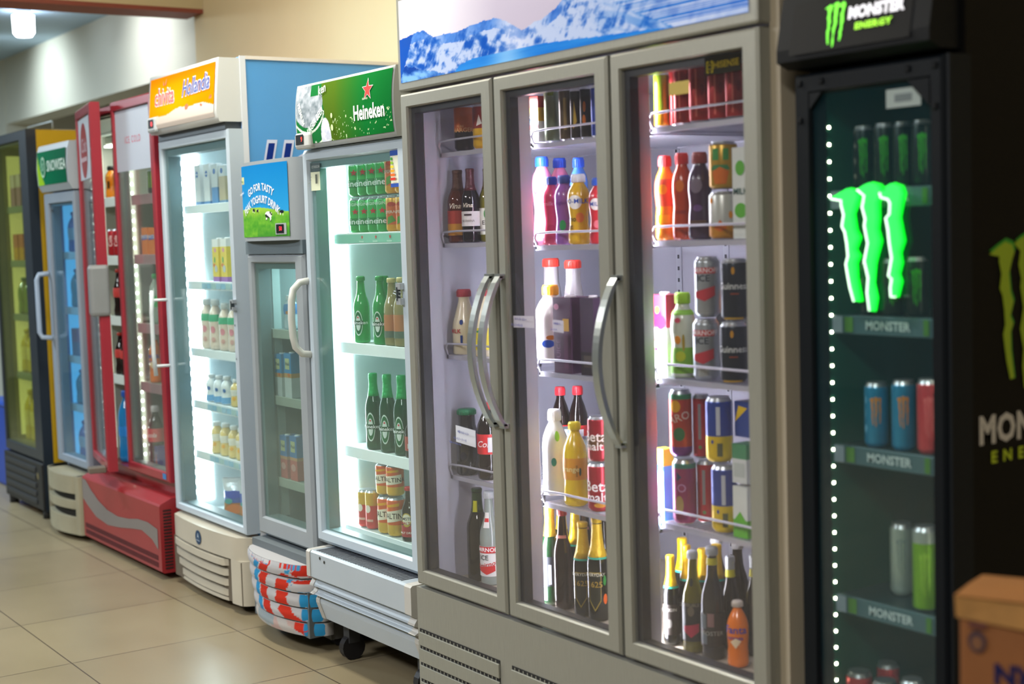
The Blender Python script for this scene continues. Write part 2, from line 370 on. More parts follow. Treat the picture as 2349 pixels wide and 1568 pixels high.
# kind: shape, material or bands, options
def B(sh, glass, cap=None, foil=None, label=None, art=None, clear=True, liquid=None, word='cap'):
    return dict(sh=sh, glass=glass, cap=cap, foil=foil, label=label or [], art=art or [], clear=clear, liquid=liquid, word=word)
def CAN(bands, art=None, top='#b9bfc4', metal=.35): return dict(sh='can', bands=bands, art=art or [], top=top, metal=metal)
def BOX(bands, art=None, cap=None, gable=False, deep=1.): return dict(sh='box', bands=bands, art=art or [], cap=cap, gable=gable, deep=deep)
HL = lambda z: [('e', 0, z, .52, .19, '#dfeee4'), ('e', 0, z, .46, .17, '#1c6b3c'), ('e', 0, z, .30, .115, '#dfe9e2'), ('r', -.62, z-.028, .62, z+.036, '#16502e'), ('t', 'Heineken', 0, z+.004, .30, '#ffffff'), ('s', 0, z+.085, .17, '#d8262c')]
K = {
 'can_char': CAN([(0, .42, '#1d1512'), (.42, 1, '#c25a16')], [('t', 'CHARGER', 0, .44, .30, '#e8b070'), ('t', 'PURE', 0, .52, .16, '#e0a468')]),
 'can_redyel': CAN([(0, .45, '#d8a818'), (.45, 1, '#8c1c12')], [('p', [(-.3, .5), (.3, .55), (0, .75)], '#e9e2d0')]),
 'wine_amber': B('wine', '#6d2a0c', foil=('#54301a', .72), label=[(.10, .44, '#a8301a'), (.10, .26, '#c98a12')], art=[('t', 'Vina', 0, .50, .34, '#e8ddc8', {'shear': .3})]),
 'wine_dark': B('wine', '#1a1216', foil=('#4a1620', .70), label=[(.22, .42, '#d5d2ce')], art=[('t', 'Vina', 0, .50, .34, '#e8ddc8', {'shear': .3}), ('r', -.4, .36, .45, .385, '#33282a'), ('t', 'DE DIANA', 0, .29, .16, '#77706c')]),
 'wine_yel': B('wine', '#76701e', foil=('#5f4a1c', .72), label=[(.10, .46, '#dcdccf')], art=[('e', .1, .38, .22, .06, '#2e8a3c'), ('t', 'EZ', 0, .26, .32, '#222820')]),
 'milk_glass': B('milk', '#d9cfae', cap='#a03038', clear=False, art=[('e', .1, .5, .15, .04, '#25407c'), ('r', .02, .18, .2, .3, '#25407c'), ('t', 'MILK', -.45, .36, .24, '#b02c30')]),
 'milk_yel': B('milk', '#d9cfae', cap='#a03038', clear=False, label=[(.10, .42, '#d4c414')], art=[('e', 0, .37, .4, .02, '#1c7a44')]),
 'jar_dark': B('jar', '#17161c', cap='#1f7f52', clear=False, word='lid', art=[('e', 0, .3, .3, .06, '#2a2833')]),
 'cola': B('pet', '#1c0f0e', cap='#c32430', label=[(.34, .60, '#c01c22')], art=[('t', 'Cola', 0, .47, .40, '#f2e6e4', {'shear': .3}), ('r', .35, .37, .8, .56, '#d8d8d8')]),
 'champ': B('wine', '#12140c', foil=('#1d3c14', .74), art=[('r', -.4, .75, .4, .87, '#b8b81c')]),
 'smir_bottle': B('smir', '#aab4ae', cap='#b8bcc0', label=[(.10, .42, '#e0dfdd')], art=[('r', -.9, .35, .9, .42, '#c02028'), ('t', 'SMIRNOFF', 0, .385, .28, '#ffffff'), ('t', 'ICE', -.3, .30, .34, '#30343a'), ('t', 'Smirnoff', 0, .225, .34, '#c02028', {'shear': .3, 'rot': .25}), ('p', [(-.8, .20), (.8, .22), (.8, .16), (0, .12), (-.8, .16)], '#c4242a'), ('r', -.35, .62, .35, .78, '#e0dfdd'), ('r', -.3, .68, .3, .72, '#c02028')]),
 'brick_milk': BOX([(0, .45, '#e9e6e6'), (.45, .75, '#e8b41c'), (.75, 1, '#b62a1c')], [('e', .1, .5, .38, .13, '#2f6fc0'), ('t', 'MILK', .1, .5, .3, '#ffffff'), ('r', -.5, .28, .5, .38, '#c8302c')]),
 'can_greengold': CAN([(0, 1, '#8a977c')], [('r', -.2, .86, .6, 1.0, '#6c7a24')], metal=.6),
 'can_brown': CAN([(0, 1, '#594a34')], [('r', -.1, .2, .3, .8, '#8a7448')]),
 'can_blackgold': CAN([(0, 1, '#2a261c')], [('p', [(-.3, .2), (.3, .35), (-.1, .75)], '#a88a30')]),
 'can_orangeblack': CAN([(0, 1, '#1d1814')], [('e', 0, .35, .3, .1, '#c86a18'), ('e', .1, .6, .25, .1, '#c86a18')]),
 'can_redblack': CAN([(0, 1, '#201416')], [('t', 'BULLET', 0, .5, .5, '#c8301c', {'rot': PI/2})]),
 'can_blue': CAN([(0, 1, '#1c3c9a')], [('r', -.1, .2, .2, .7, '#3f6fd0')]),
 'yog_pink': B('curvy', '#e07a98', cap='#1c4fc0', clear=False, art=[('t', 'YO', 0, .55, .5, '#7a3a98'), ('e', 0, .3, .5, .07, '#f0c8d0')]),
 'yog_rose': B('curvy', '#e0466a', cap='#24409c', clear=False, art=[('t', 'milk', 0, .6, .3, '#f0a0b0'), ('e', .2, .25, .4, .05, '#c83058')]),
 'yog_purple': B('curvy', '#9a5ab0', cap='#2c449c', clear=False, art=[('e', .05, .28, .36, .075, '#2f9a58'), ('t', 'yoghurt', 0, .6, .24, '#7a3c94')]),
 'yog_yellow': B('curvy', '#e0b018', cap='#eceef4', clear=False, art=[('e', -.05, .60, .62, .10, '#f2f0ea'), ('t', 'YO-MILK', 0, .61, .30, '#2c4ca8'), ('t', 'uno', -.5, .36, .34, '#4a3a14'), ('e', .4, .38, .4, .07, '#e07a38'), ('t', 'st', -.55, .25, .34, '#4a3a14')]),
 'yog_red': B('curvy', '#c82838', cap='#2458c4', clear=False, art=[('e', 0, .60, .6, .09, '#f2ecea'), ('t', 'MILK', 0, .6, .30, '#2c4ca8'), ('e', .1, .3, .4, .06, '#e87888')]),
 'yog_blue': B('curvy', '#3f78d8', cap='#2458d4', clear=False, art=[('e', 0, .5, .5, .1, '#e8eef8')]),
 'jug_white': B('jug', '#f2eee8', cap='#f0a018', clear=False, art=[('e', .1, .25, .4, .05, '#3058b8'), ('e', .3, .33, .3, .03, '#c87828')]),
 'jug_milk': B('jug', '#f4f4f2', cap='#f2f2f2', clear=False, art=[('e', .5, .7, .2, .06, '#8ac83c'), ('e', .2, .4, .2, .05, '#2f8a8a')]),
 'carton_purple': BOX([(0, 1, '#4c2c48')], [('r', .05, .54, .42, .70, '#c8a050'), ('r', .1, .06, .35, .5, '#6a4a62'), ('e', -.3, .85, .15, .04, '#c890a8'), ('t', 'JUICE', -.2, .3, .3, '#8a6a84', {'rot': PI/2})], cap='#ece8ec'),
 'carton_plum': BOX([(0, .3, '#241c24'), (.3, 1, '#3a2640')], [('r', -.3, .1, .3, .25, '#58504a')], cap='#ece8ec'),
 'jar_red': B('jar', '#b6b2b4', cap='#d83428', word='lid', art=[('r', -.5, .2, .5, .5, '#d0a020')]),
 'soda_yellow': B('pet', '#f0cc10', cap='#f2dc10', clear=False, label=[(.32, .58, '#e09a14')], art=[('e', .7, .42, .1, .05, '#2c4a3c'), ('r', .35, .36, .5, .5, '#a8741c'), ('t', 'orange', -.2, .45, .3, '#f4e8a0')]),
 'can_beta2': CAN([(0, 1, '#a01828')], [('p', [(-1.2, .55), (1.2, .62), (1.2, .40), (-1.2, .30)], '#5c3a1c'), ('t', 'Beta', -.2, .55, .62, '#f0e0d8'), ('t', 'malt', -.3, .34, .5, '#f0e0d8')], metal=.5),
 'can_beta': CAN([(0, 1, '#a81c2c')], [('t', 'Beta', 0, .52, .66, '#f4e8e4'), ('t', 'malt', 0, .30, .56, '#f4e8e4'), ('e', .3, .15, .5, .05, '#c88a2c')], metal=.5),
 'beer_gold': B('long', '#15381e', foil=('#d8b432', .70), label=[(.2, .5, '#20242c')], art=[('r', .1, .22, .4, .42, '#c8ccd4')]),
 'beer_ribbon': B('long', '#2c120c', cap='#c03434', art=[('r', -1, .71, 1, .74, '#d08a84')]),
 'beer_yel': B('long', '#141c14', foil=('#d8b010', .62), label=[(.60, .62, '#1f9a80')]),
 'beer_yel25': B('long', '#15170f', foil=('#d8b010', .62), label=[(.60, .62, '#1f9a80')], art=[('p', [(-.62, .48), (.62, .48), (.55, .2), (0, .1), (-.55, .2)], '#8a7630'), ('p', [(-.56, .465), (.56, .465), (.5, .21), (0, .12), (-.5, .21)], '#23241a'), ('t', 'EVERYDAY', 0, .455, .20, '#c8c4b0'), ('t', '1625', 0, .36, .36, '#9a7c2c'), ('e', .95, .22, .2, .05, '#c8581c'), ('e', .9, .4, .15, .05, '#2c7a34')]),
 'can_lime': CAN([(0, .3, '#e0a018'), (.3, 1, '#9ab828')]),
 'can_red': CAN([(0, 1, '#b02a2a')], [('r', -.25, .1, -.1, .9, '#d86a5c'), ('e', .3, .55, .18, .1, '#8a1c22')], metal=.55),
 'juice_orange': B('juice', '#f2901c', cap='#e02c2c', clear=False, label=[(.40, .72, '#e04a1c')], art=[('e', 0, .6, .4, .06, '#f0a020'), ('r', -.6, .2, .6, .3, '#f4b010')]),
 'juice_red': B('juice', '#c8421c', cap='#d82c2c', clear=False, art=[('e', 0, .62, .4, .07, '#e8782c'), ('r', -.5, .3, .5, .34, '#a02c18')]),
 'juice_purple': B('juice', '#3a2440', cap='#8c3434', clear=False, art=[('e', -.1, .62, .5, .09, '#746878'), ('r', -.7, .18, .7, .22, '#5a4034'), ('e', 0, .36, .4, .04, '#5c3c70')]),
 'can_pine': CAN([(0, 1, '#b08a18')], [('r', -.6, .6, -.1, .84, '#3f8a44'), ('r', .2, .6, .6, .84, '#3f8a44'), ('p', [(-.7, .4), (.7, .4), (.5, .5), (-.5, .5)], '#3a7a48'), ('p', [(-.6, .36), (0, .46), (.6, .36), (.4, .1), (-.4, .1)], '#c8681c')]),
 'can_peach': CAN([(0, .3, '#c8881c'), (.3, 1, '#c8ccc4')], [('p', [(-.5, .22), (0, .4), (.5, .22), (0, .15)], '#d06a20'), ('e', -.7, .8, .15, .06, '#d88820'), ('e', .75, .5, .15, .08, '#d88820')]),
 'brick_green': BOX([(0, 1, '#cfd6d0')], [('e', 0, .3, .4, .08, '#5aa838'), ('e', 0, .75, .3, .08, '#5aa838'), ('t', 'MILK', 0, .5, .4, '#2c5a54')]),
 'carton_grape': BOX([(0, .62, '#e4e0e0'), (.62, 1, '#9c2c44')], [('e', -.1, .72, .35, .10, '#a81c3c'), ('e', .2, .66, .3, .08, '#7c1c34'), ('e', 0, .8, .12, .04, '#7cb028'), ('t', '100', -.15, .48, .3, '#c8283c'), ('e', -.1, .36, .1, .02, '#c8283c')], cap='#f0ecf0'),
 'bottle_lime': B('juice', '#cfd8c4', cap='#98c818', clear=False, label=[(0.02, .36, '#7cb82c'), (.74, .80, '#8cc83c')], art=[('e', -.25, .45, .28, .05, '#e8941c'), ('e', .25, .42, .12, .1, '#a8902c'), ('e', -.2, .68, .25, .03, '#c8485c'), ('e', 0, .26, .4, .06, '#b8c828')]),
 'can_ice': CAN([(0, 1, '#a8b0b4')], [('r', -.9, .72, .9, .82, '#b83438'), ('t', 'SMIRNOFF', 0, .77, .26, '#e8e0e0'), ('t', 'ICE', -.1, .64, .36, '#24303c'), ('p', [(-.8, .42), (.8, .52), (.8, .36), (0, .27), (-.8, .33)], '#b4343c')], metal=.6),
 'can_stout': CAN([(0, 1, '#13202c')], [('t', 'Guinness', .1, .55, .34, '#c8ccc8'), ('e', .1, .8, .12, .06, '#b88420'), ('r', -.1, .42, .5, .44, '#8c3c20'), ('r', -.6, 0.02, .8, .05, '#a88420')], metal=.4),
 'pack_blue': BOX([(0, .78, '#5fb4e8'), (.78, 1, '#e8c838')], [('e', 0, .5, .5, .14, '#e8f4fc'), ('r', -.5, .1, .3, .35, '#eef4fa'), ('r', -.5, .7, .5, .78, '#2858c8')]),
 'can_fruit': CAN([(0, .15, '#7a3088'), (.15, .85, '#c0402c'), (.85, 1, '#3c8a5c')], [('e', -.2, .75, .45, .09, '#e0a818'), ('t', 'ARO', .1, .58, .5, '#d8b8a8', {'rot': .3}), ('e', .1, .34, .5, .1, '#3a7444')]),
 'can_fruit2': CAN([(0, .85, '#a03468'), (.85, 1, '#3c8a7c')], [('p', [(-.4, .8), (0, .72), (-.4, .66)], '#2c4a6c'), ('t', 'O', 0, .55, .5, '#c88ab8'), ('e', -.2, .3, .35, .14, '#b89a60')]),
 'can_slim': CAN([(0, 1, '#b42438')], [('r', -.2, .3, .15, .85, '#8a8488'), ('e', 0, .18, .2, .03, '#6c8a5c')]),
 'can_bluyel': CAN([(0, .40, '#e4c414'), (.40, 1, '#1c3c94')], [('r', .0, .42, .3, .85, '#b8bcc4'), ('r', .05, .10, .45, .30, '#5a5c3c'), ('e', -.3, .32, .1, .03, '#3c4c8c')]),
 'carton_greenwhite': BOX([(0, .62, '#c8cecc'), (.62, 1, '#3c8458')], [('r', -.4, .15, .4, .5, '#b0b8b4')]),
 'carton_leaf': BOX([(0, .35, '#5cb02c'), (.35, 1, '#d0d6d0')], [('p', [(-.5, .3), (.5, .3), (0, .5)], '#5cb02c')]),
 'beer_yelw': B('long', '#14130f', foil=('#f0c010', .66), label=[(.12, .46, '#2c2218'), (.64, .66, '#1fa08c')], art=[('t', 'ORIGIN', 0, .40, .26, '#e0dcd0'), ('e', 0, .25, .3, .05, '#8c8880')]),
 'smir_olive': B('smir', '#7c7620', cap='#b4b8bc', label=[(.12, .50, '#2a2620')], art=[('e', 0, .42, .3, .05, '#6c6454'), ('t', 'DOUBLE', 0, .48, .2, '#8a846c'), ('p', [(-.7, .22), (0, .16), (.7, .22), (.7, .30), (-.7, .27)], '#b8344c'), ('e', 0, .70, .25, .04, '#3c3a30')]),
 'bottle_grey': B('smir', '#3a3834', cap='#a8acb0', label=[(.12, .42, '#34302a'), (.84, .90, '#b8b018')], art=[('r', -.9, .14, -.3, .24, '#6c7478'), ('r', -.25, .30, .3, .42, '#8a6c68'), ('t', 'FOSTER', .2, .24, .26, '#9a9a90'), ('r', -.9, .28, -.35, .41, '#6c7478')]),
 'fanta': B('pet', '#e8760c', cap='#cfc4b8', clear=False, art=[('t', 'Fanta', -.05, .58, .5, '#2c3c9c'), ('t', 'orange', -.05, .46, .26, '#2c3c9c'), ('p', [(-.5, .4), (0, .3), (.5, .42), (0, .46)], '#f0d8b0')]),
 'cola_dark': B('long', '#1c1614', cap='#c8c8c4', label=[(.15, .4, '#2c2420')], art=[('r', -.4, .1, .0, .3, '#746c70')]),
 'beer_silver': B('long', '#1c1814', foil=('#b4b8b8', .86), label=[(.78, .86, '#c8c018')]),
 'can_hein': CAN([(0, 1, '#38b858')], [('e', -.1, .58, .72, .34, '#7cd494'), ('e', -.1, .58, .64, .305, '#38b858'), ('t', 'ORIGINAL', -.1, .80, .26, '#e4f8e8'), ('r', -1.3, .22, 1.3, .42, '#1c8a44'), ('t', 'Heineken', .1, .32, .50, '#f6fcf6'), ('s', .1, .60, .44, '#d83038')], metal=.45),
 'can_desp': CAN([(0, .2, '#f0a824'), (.2, .75, '#ec7034'), (.75, 1, '#f0b444')], [('p', [(-.6, .2), (.5, .3), (.1, .45), (-.5, .4)], '#5c9a3c'), ('t', 'DESPERADOS', 0, .54, .24, '#f0e0c8', {'rot': .05}), ('e', 0, .75, .5, .06, '#c03c28')], metal=.3),
 'beer_hein': B('long', '#3cae5c', cap='#2ca04c', art=HL(.30)),
 'beer_hein2': B('long', '#145434', foil=('#22b05c', .70), art=HL(.30)),
 'beer_amber': B('long', '#b8a878', cap='#d8c88c', label=[(.12, .46, '#b8744a'), (.12, .22, '#5c6c5c')]),
 'malt_bottle': B('long', '#241414', cap='#3c2c2c', label=[(.15, .45, '#a83c34')], art=[('r', -.3, .2, .3, .3, '#c8c0b8')]),
 'malt_bottle2': B('long', '#28140c', cap='#d02c30', label=[(.08, .30, '#b02028')], art=[('e', 0, .40, .6, .13, '#c8a844'), ('e', 0, .41, .5, .10, '#ece0c8'), ('t', 'AMSTEL', 0, .42, .24, '#2c2c3c'), ('t', 'MALTA', 0, .34, .22, '#b02028'), ('t', 'MALT DRINK', 0, .16, .17, '#f4e4d8')]),
 'can_bull': CAN([(0, .60, '#e03434'), (.60, 1, '#e0b030')], [('e', -.3, .52, .4, .1, '#ece0d0'), ('r', -.5, .2, .4, .26, '#e8b0a0')], metal=.4),
 'can_malt': CAN([(0, .30, '#ecb840'), (.30, 1, '#f06a30')], [('p', [(-1.2, .62), (1.2, .70), (1.2, .42), (-1.2, .34)], '#f0e4cc'), ('t', 'MALTINA', .1, .52, .36, '#3c2418'), ('p', [(-.8, .8), (.8, .86), (.8, .78), (-.8, .74)], '#e8a41c')], metal=.35),
 'yo_bottle': B('juice', '#cfe0ea', cap='#f4f6f8', clear=False, label=[(.45, .75, '#2c8cd0')], art=[('e', 0, .5, .3, .05, '#e88c3c')]),
 'carton_peak': BOX([(0, .45, '#dfe4e4'), (.45, .55, '#e0a860'), (.55, 1, '#3c98d8')], [('r', -.35, .62, .3, .86, '#d8dca8'), ('t', 'Peak', 0, .74, .3, '#1c3c5c'), ('e', .2, .5, .2, .04, '#e87c30')], cap='#eef4f6'),
 'carton_peakred': BOX([(0, .45, '#e0645c'), (.45, .52, '#e8a070'), (.52, 1, '#2c80c8')], [('r', -.35, .62, .3, .86, '#c8d09c'), ('t', 'Peak', 0, .74, .3, '#1c3c5c'), ('e', 0, .28, .35, .08, '#f0a8a0')], cap='#eef4f6'),
 'carton_milk': BOX([(0, .08, '#5c9cd8'), (.08, 1, '#f2f4f6')], [('e', 0, .74, .22, .08, '#3c78c8'), ('r', -.3, .725, .3, .75, '#f2f4f6')], cap='#f4f6f8'),
 'carton_milkblue': BOX([(0, .42, '#4c94d4'), (.42, 1, '#e8eef2')], [('e', 0, .8, .22, .07, '#3c78c8')], cap='#f4f6f8'),
 'carton_milkgold': BOX([(0, .08, '#6c9cc8'), (.08, .72, '#d0bc94'), (.72, 1, '#e8eef0')], [('e', 0, .84, .22, .07, '#3c78c8')], cap='#f4f6f8'),
 'carton_juice': BOX([(0, .12, '#a86cc0'), (.12, .82, '#f2d440'), (.82, 1, '#f2f0ee')], [('e', 0, .72, .2, .05, '#e8a0b0'), ('e', -.1, .5, .12, .07, '#4ca860'), ('e', .1, .3, .25, .08, '#c8d0d0'), ('e', -.2, .38, .2, .04, '#e08040')], cap='#f2f4f6'),
 'yo_green': B('juice', '#ecd8c8', cap='#f2f4f4', clear=False, label=[(.56, .70, '#3fae80')], art=[('e', 0, .4, .4, .07, '#e0909c'), ('e', .1, .2, .3, .05, '#d8a8a0')]),
 'yo_blue': B('juice', '#eef4f8', cap='#f4f8fa', clear=False, label=[(.02, .26, '#6cacdc')], art=[('e', 0, .5, .28, .07, '#3c74b8')]),
 'yo_gold': B('juice', '#eccf84', cap='#f2f4f4', clear=False, label=[(.4, .62, '#f0ece0')], art=[('e', 0, .3, .35, .06, '#e8a83c')]),
 'can_energy': CAN([(0, 1, '#171a18')], [('r', -.3, .25, -.15, .9, '#8ac828'), ('r', .1, .25, .25, .9, '#8ac828')]),
 'pack_fanta': BOX([(0, 1, '#f0801c')], [('p', [(-.5, .52), (.5, .55), (.5, .72), (-.5, .68)], '#2c4cb8'), ('t', 'FANTA', 0, .63, .36, '#f0f2fa')]),
 'soda_green': B('pet', '#3cb06c', cap='#2ca05c', clear=False),
 'soda_sprite': B('pet', '#b8ccc0', cap='#2cb864', label=[(.34, .56, '#2cb060')], art=[('e', 0, .45, .4, .05, '#b8e0c0')]),
 'cola_pet': B('pet', '#1c1014', cap='#d8d8dc', label=[(.46, .66, '#d0383c')], art=[('t', 'cola', 0, .56, .4, '#f4e4e4', {'shear': .3})]),
 'box_purple': BOX([(0, 1, '#3c2c8c')], [('p', [(-.25, .3), (.25, .3), (0, .75)], '#d06c3c')]),
 'juice_blackcap': B('juice', '#e88c18', cap='#1c2420', clear=False, art=[('r', -.1, .3, .25, .52, '#2c241c'), ('e', 0, .7, .3, .04, '#f0b040')]),
 'can_coke': CAN([(0, 1, '#b4202c')], [('t', 'Cola', 0, .55, .5, '#f0d8d8', {'rot': PI/2})]),
 'coke_glass': B('coke', '#221414', cap='#b8382c', label=[(.40, .60, '#b83430')]),
 'water': B('pet', '#2c94d8', cap='#2c64c8', label=[(.36, .5, '#1c7cc8')]),
 'tub_white': CAN([(0, .86, '#e4e8ea'), (.86, 1, '#c4d8e8')], [('e', 0, .45, .5, .16, '#9cc4dc')], top='#c4d8e8', metal=0.),
 'box_black': BOX([(0, 1, '#17171c')], [('e', .28, .70, .22, .16, '#d8741c'), ('t', 'MAXCOFF', -.28, .62, .13, '#d8d8d0', {'rot': PI/2}), ('e', -.30, .8, .03, .03, '#9cc828')], deep=.6),
 'pack_bag': BOX([(0, 1, '#1c3c88')], [('p', [(-.5, .4), (.2, .8), (-.3, .85)], '#d8b41c')], deep=.8),
 'mon_black': CAN([(0, 1, '#1c2a28')], [('c', 0, .5, .9, .62, '#3fb02c')], metal=.5),
 'mon_blue': CAN([(0, 1, '#2c8cb8')], [('c', 0, .55, 1.0, .46, '#d88c2c')], metal=.4),
 'mon_red': CAN([(0, 1, '#d0444c')], [('c', 0, .5, .9, .55, '#e06c6c')], metal=.4),
 'mon_white': CAN([(0, 1, '#b4c4bc')], [('c', 0, .55, .9, .5, '#8a9a94')], metal=.5),
 'mon_lime': CAN([(0, .8, '#7cb418'), (.8, 1, '#a8b4ac')], [('c', 0, .45, .9, .5, '#98c83c')], metal=.4),
 'mon_gold': CAN([(0, 1, '#8c7418')], [('c', 0, .5, .9, .55, '#c8402c')], metal=.4),
}
CAT = lambda k: 'can' if k.startswith(('can', 'mon')) else 'tub' if k.startswith('tub') else ('carton' if K.get(k, {}).get('sh') == 'box' else ('jar' if k.startswith('jar') else ('jug' if k.startswith('jug') else 'bottle')))
NAMES = {'can_': 'drink_can', 'mon_': 'energy_drink_can', 'beer': 'beer_bottle', 'wine': 'wine_bottle', 'cham': 'sparkling_wine_bottle', 'smir': 'vodka_cooler_bottle', 'milk': 'milk_bottle', 'jar_': 'glass_jar', 'jug_': 'plastic_jug', 'cola': 'cola_bottle', 'coke': 'cola_bottle', 'yog_': 'yoghurt_bottle', 'yo_b': 'yoghurt_bottle', 'yo_g': 'yoghurt_bottle', 'juic': 'juice_bottle', 'soda': 'soda_bottle', 'fant': 'soda_bottle', 'bott': 'drink_bottle', 'malt': 'malt_bottle', 'wate': 'water_bottle', 'bric': 'milk_carton', 'pack': 'drink_pack', 'box_': 'drink_pack', 'cart': 'juice_carton', 'pouc': 'drink_pouch', 'tub_': 'plastic_tub'}
_KC = {}
def scale_art(art, d, h, fx):
    out = []
    for s in art:
        k = s[0]
        if k == 't': out.append(('t', s[1], s[2]*fx, s[3]*h, s[4]*d, s[5])+tuple(s[6:]))
        elif k == 's': out.append(('s', s[1]*fx, s[2]*h, s[3]*fx, s[4]))
        elif k == 'e': out.append(('e', s[1]*fx, s[2]*h, s[3]*fx, s[4]*h, s[5]))
        elif k == 'r': out.append(('r', s[1]*fx, s[2]*h, s[3]*fx, s[4]*h, s[5]))
        elif k == 'p': out.append(('p', [(x*fx, z*h) for x, z in s[1]], s[2]))
        elif k == 'c': out.append(('c', s[1]*fx, s[2]*h, s[3]*fx, s[4]*h, s[5])+tuple(s[6:]))
    return out
def art_mesh(name, art, fmap, L, rough=.35):
    o = decal(name, art, fmap, None, L=L, rough=rough); me = o.data; bpy.data.objects.remove(o); return me
def kind_meshes(k, d, h):
    if k in _KC: return _KC[k]
    S = K[k]; R = d/2; parts = []; big = d*1.0
    if S['sh'] == 'can':
        P = [(r*R, z*h) for r, z in PROF['can']]
        if d/h < .30: P = [(.66*R, 0), (.75*R, .01*h), (.97*R, .035*h), (R, .05*h), (R, .93*h), (.97*R, .945*h), (.80*R, .975*h), (.78*R, .988*h), (.82*R, .992*h)]
        def bm(z):
            q = z/h
            if q > .925 or q < .03: return M(S['top'], .3, .8)
            for a, b, c in S['bands']:
                if a <= q <= b: return M(c, .28, S['metal'], tex=.06, scale=60)
            return M(S['bands'][-1][2], .28, S['metal'])
        Z = sorted({z for _, z in P} | {b*h for a, b, c in S['bands'] if b < .9})
        rr = lambda z: float(np.interp(z, [p[1] for p in P], [p[0] for p in P]))
        body = MB().lathe([(rr(z), z) for z in Z], bm, 20)
        parts.append(('can_body', body.mesh('can_body'), None))
        t = MB().lathe([(.70*R, .984*h), (.68*R, .972*h), (.02*R, .972*h)], M('#c4c8cc', .3, .9), 16, caps=False)
        t.box(-.25*R, .25*R, -.5*R, .15*R, .972*h, .978*h, M('#aeb4b8', .3, .9))
        parts.append(('lid', t.mesh('lid'), None))
        if S['art']: parts.append(('printed_label', art_mesh('printed_label', scale_art(S['art'], d, h, R), around(R, TH), R*.25), None))
    elif S['sh'] == 'box':
        w = d; dp = d*S['deep']; b = MB(); f = .0
        for a, z, c in S['bands']: b.box(-w/2, w/2, -dp/2, dp/2, a*h*.97, z*h*.97, M(c, .4, tex=.05, scale=40))
        parts.append(('carton_body', b.mesh('carton_body'), None))
        if S['cap']:
            c = MB().lathe([(w*.2, .968*h), (w*.2, .995*h), (w*.18, h)], M(S['cap'], .4), 14, cx=w*.12, cy=-dp*.2)
            parts.append(('cap', c.mesh('cap'), None))
        if S['art']:
            A = scale_art(S['art'], d, h, w*.5*1.9/1.9); 
            parts.append(('printed_label', art_mesh('printed_label', scale_art(S['art'], d, h, w*.95), lambda x, z, l: (x, -dp/2-.0004*l-.0003, z), None), None))
    else:
        sh = S['sh']; P = [(r*R, z*h) for r, z in PROF[sh]]
        opaque = not S['clear']
        g = M(S['glass'], .22, coat=.4, tex=.05, scale=30) if opaque else M(S['glass'], .07, coat=.5, kind='clear')
        n = 'glass_body' if sh in ('long', 'wine', 'smir', 'coke', 'milk') else 'bottle_body'
        parts.append((n, MB().lathe(P, g, 20).mesh(n), None))
        top = CAPZ[sh]
        if S['foil']:
            fc, fz = S['foil']; zs = [fz+i*(.985-fz)/6 for i in range(7)]
            pr = [((prad(sh, min(z, PROF[sh][-1][1]))*R+.0009), z*h) for z in zs]+[(.44*R, h)]
            parts.append(('neck_foil', MB().lathe(pr, M(fc, .3, .25, bump=.3, scale=120), 18).mesh('neck_foil'), None))
        else:
            r = CAPR[sh]*R; z0 = top*h
            pr = [(r, z0), (r, z0+(h-z0)*.8), (r*.9, h), (r*.3, h)]
            cm = MB().lathe(pr, M(S['cap'] or '#cccccc', .4), 18)
            for i in range(18):
                a = 2*PI*i/18; cm.box(r*math.cos(a)-.0006, r*math.cos(a)+.0006, r*math.sin(a)-.0006, r*math.sin(a)+.0006, z0+.001, z0+(h-z0)*.75, M(S['cap'] or '#cccccc', .4))
            parts.append((S['word'], cm.mesh(S['word']), None))
        for a, b, c in S['label']:
            zs = [a+(b-a)*i/6 for i in range(7)]
            off = .0006+.0004*S['label'].index((a, b, c))
            parts.append(('label', MB().lathe([(prad(sh, z)*R+off, z*h) for z in zs], M(c, .5, tex=.05, scale=50), 20, caps=False).mesh('label'), None))
        if S['art']:
            fm = lambda x, z, l: ((prad(sh, z/h)*R+.0012+.0003*l)*math.cos(TH+x/R), (prad(sh, z/h)*R+.0012+.0003*l)*math.sin(TH+x/R), z)
            parts.append(('printed_label', art_mesh('printed_label', scale_art(S['art'], d, h, R), fm, R*.22), None))
    _KC[k] = (d, h, parts); return _KC[k]
ORG = {'HE': (-4.31, 2.13, .006), 'ST': (-3.545, 2.06, 0), 'MO': (-2.04, 2.08, 0), 'YO': (-4.79, 2.13, 0), 'CH': (-5.667, 2.16, -.0096), 'RE': (-6.72, 2.16, 0), 'SN': (-7.20, 2.14, 0), 'BL': (-7.42, 2.13, 0)}
def world(fr, x, y, z):
    X0, Y0, a = ORG[fr]; c, s = math.cos(a), math.sin(a); return (X0+x*c-y*s, Y0+x*s+y*c, z)
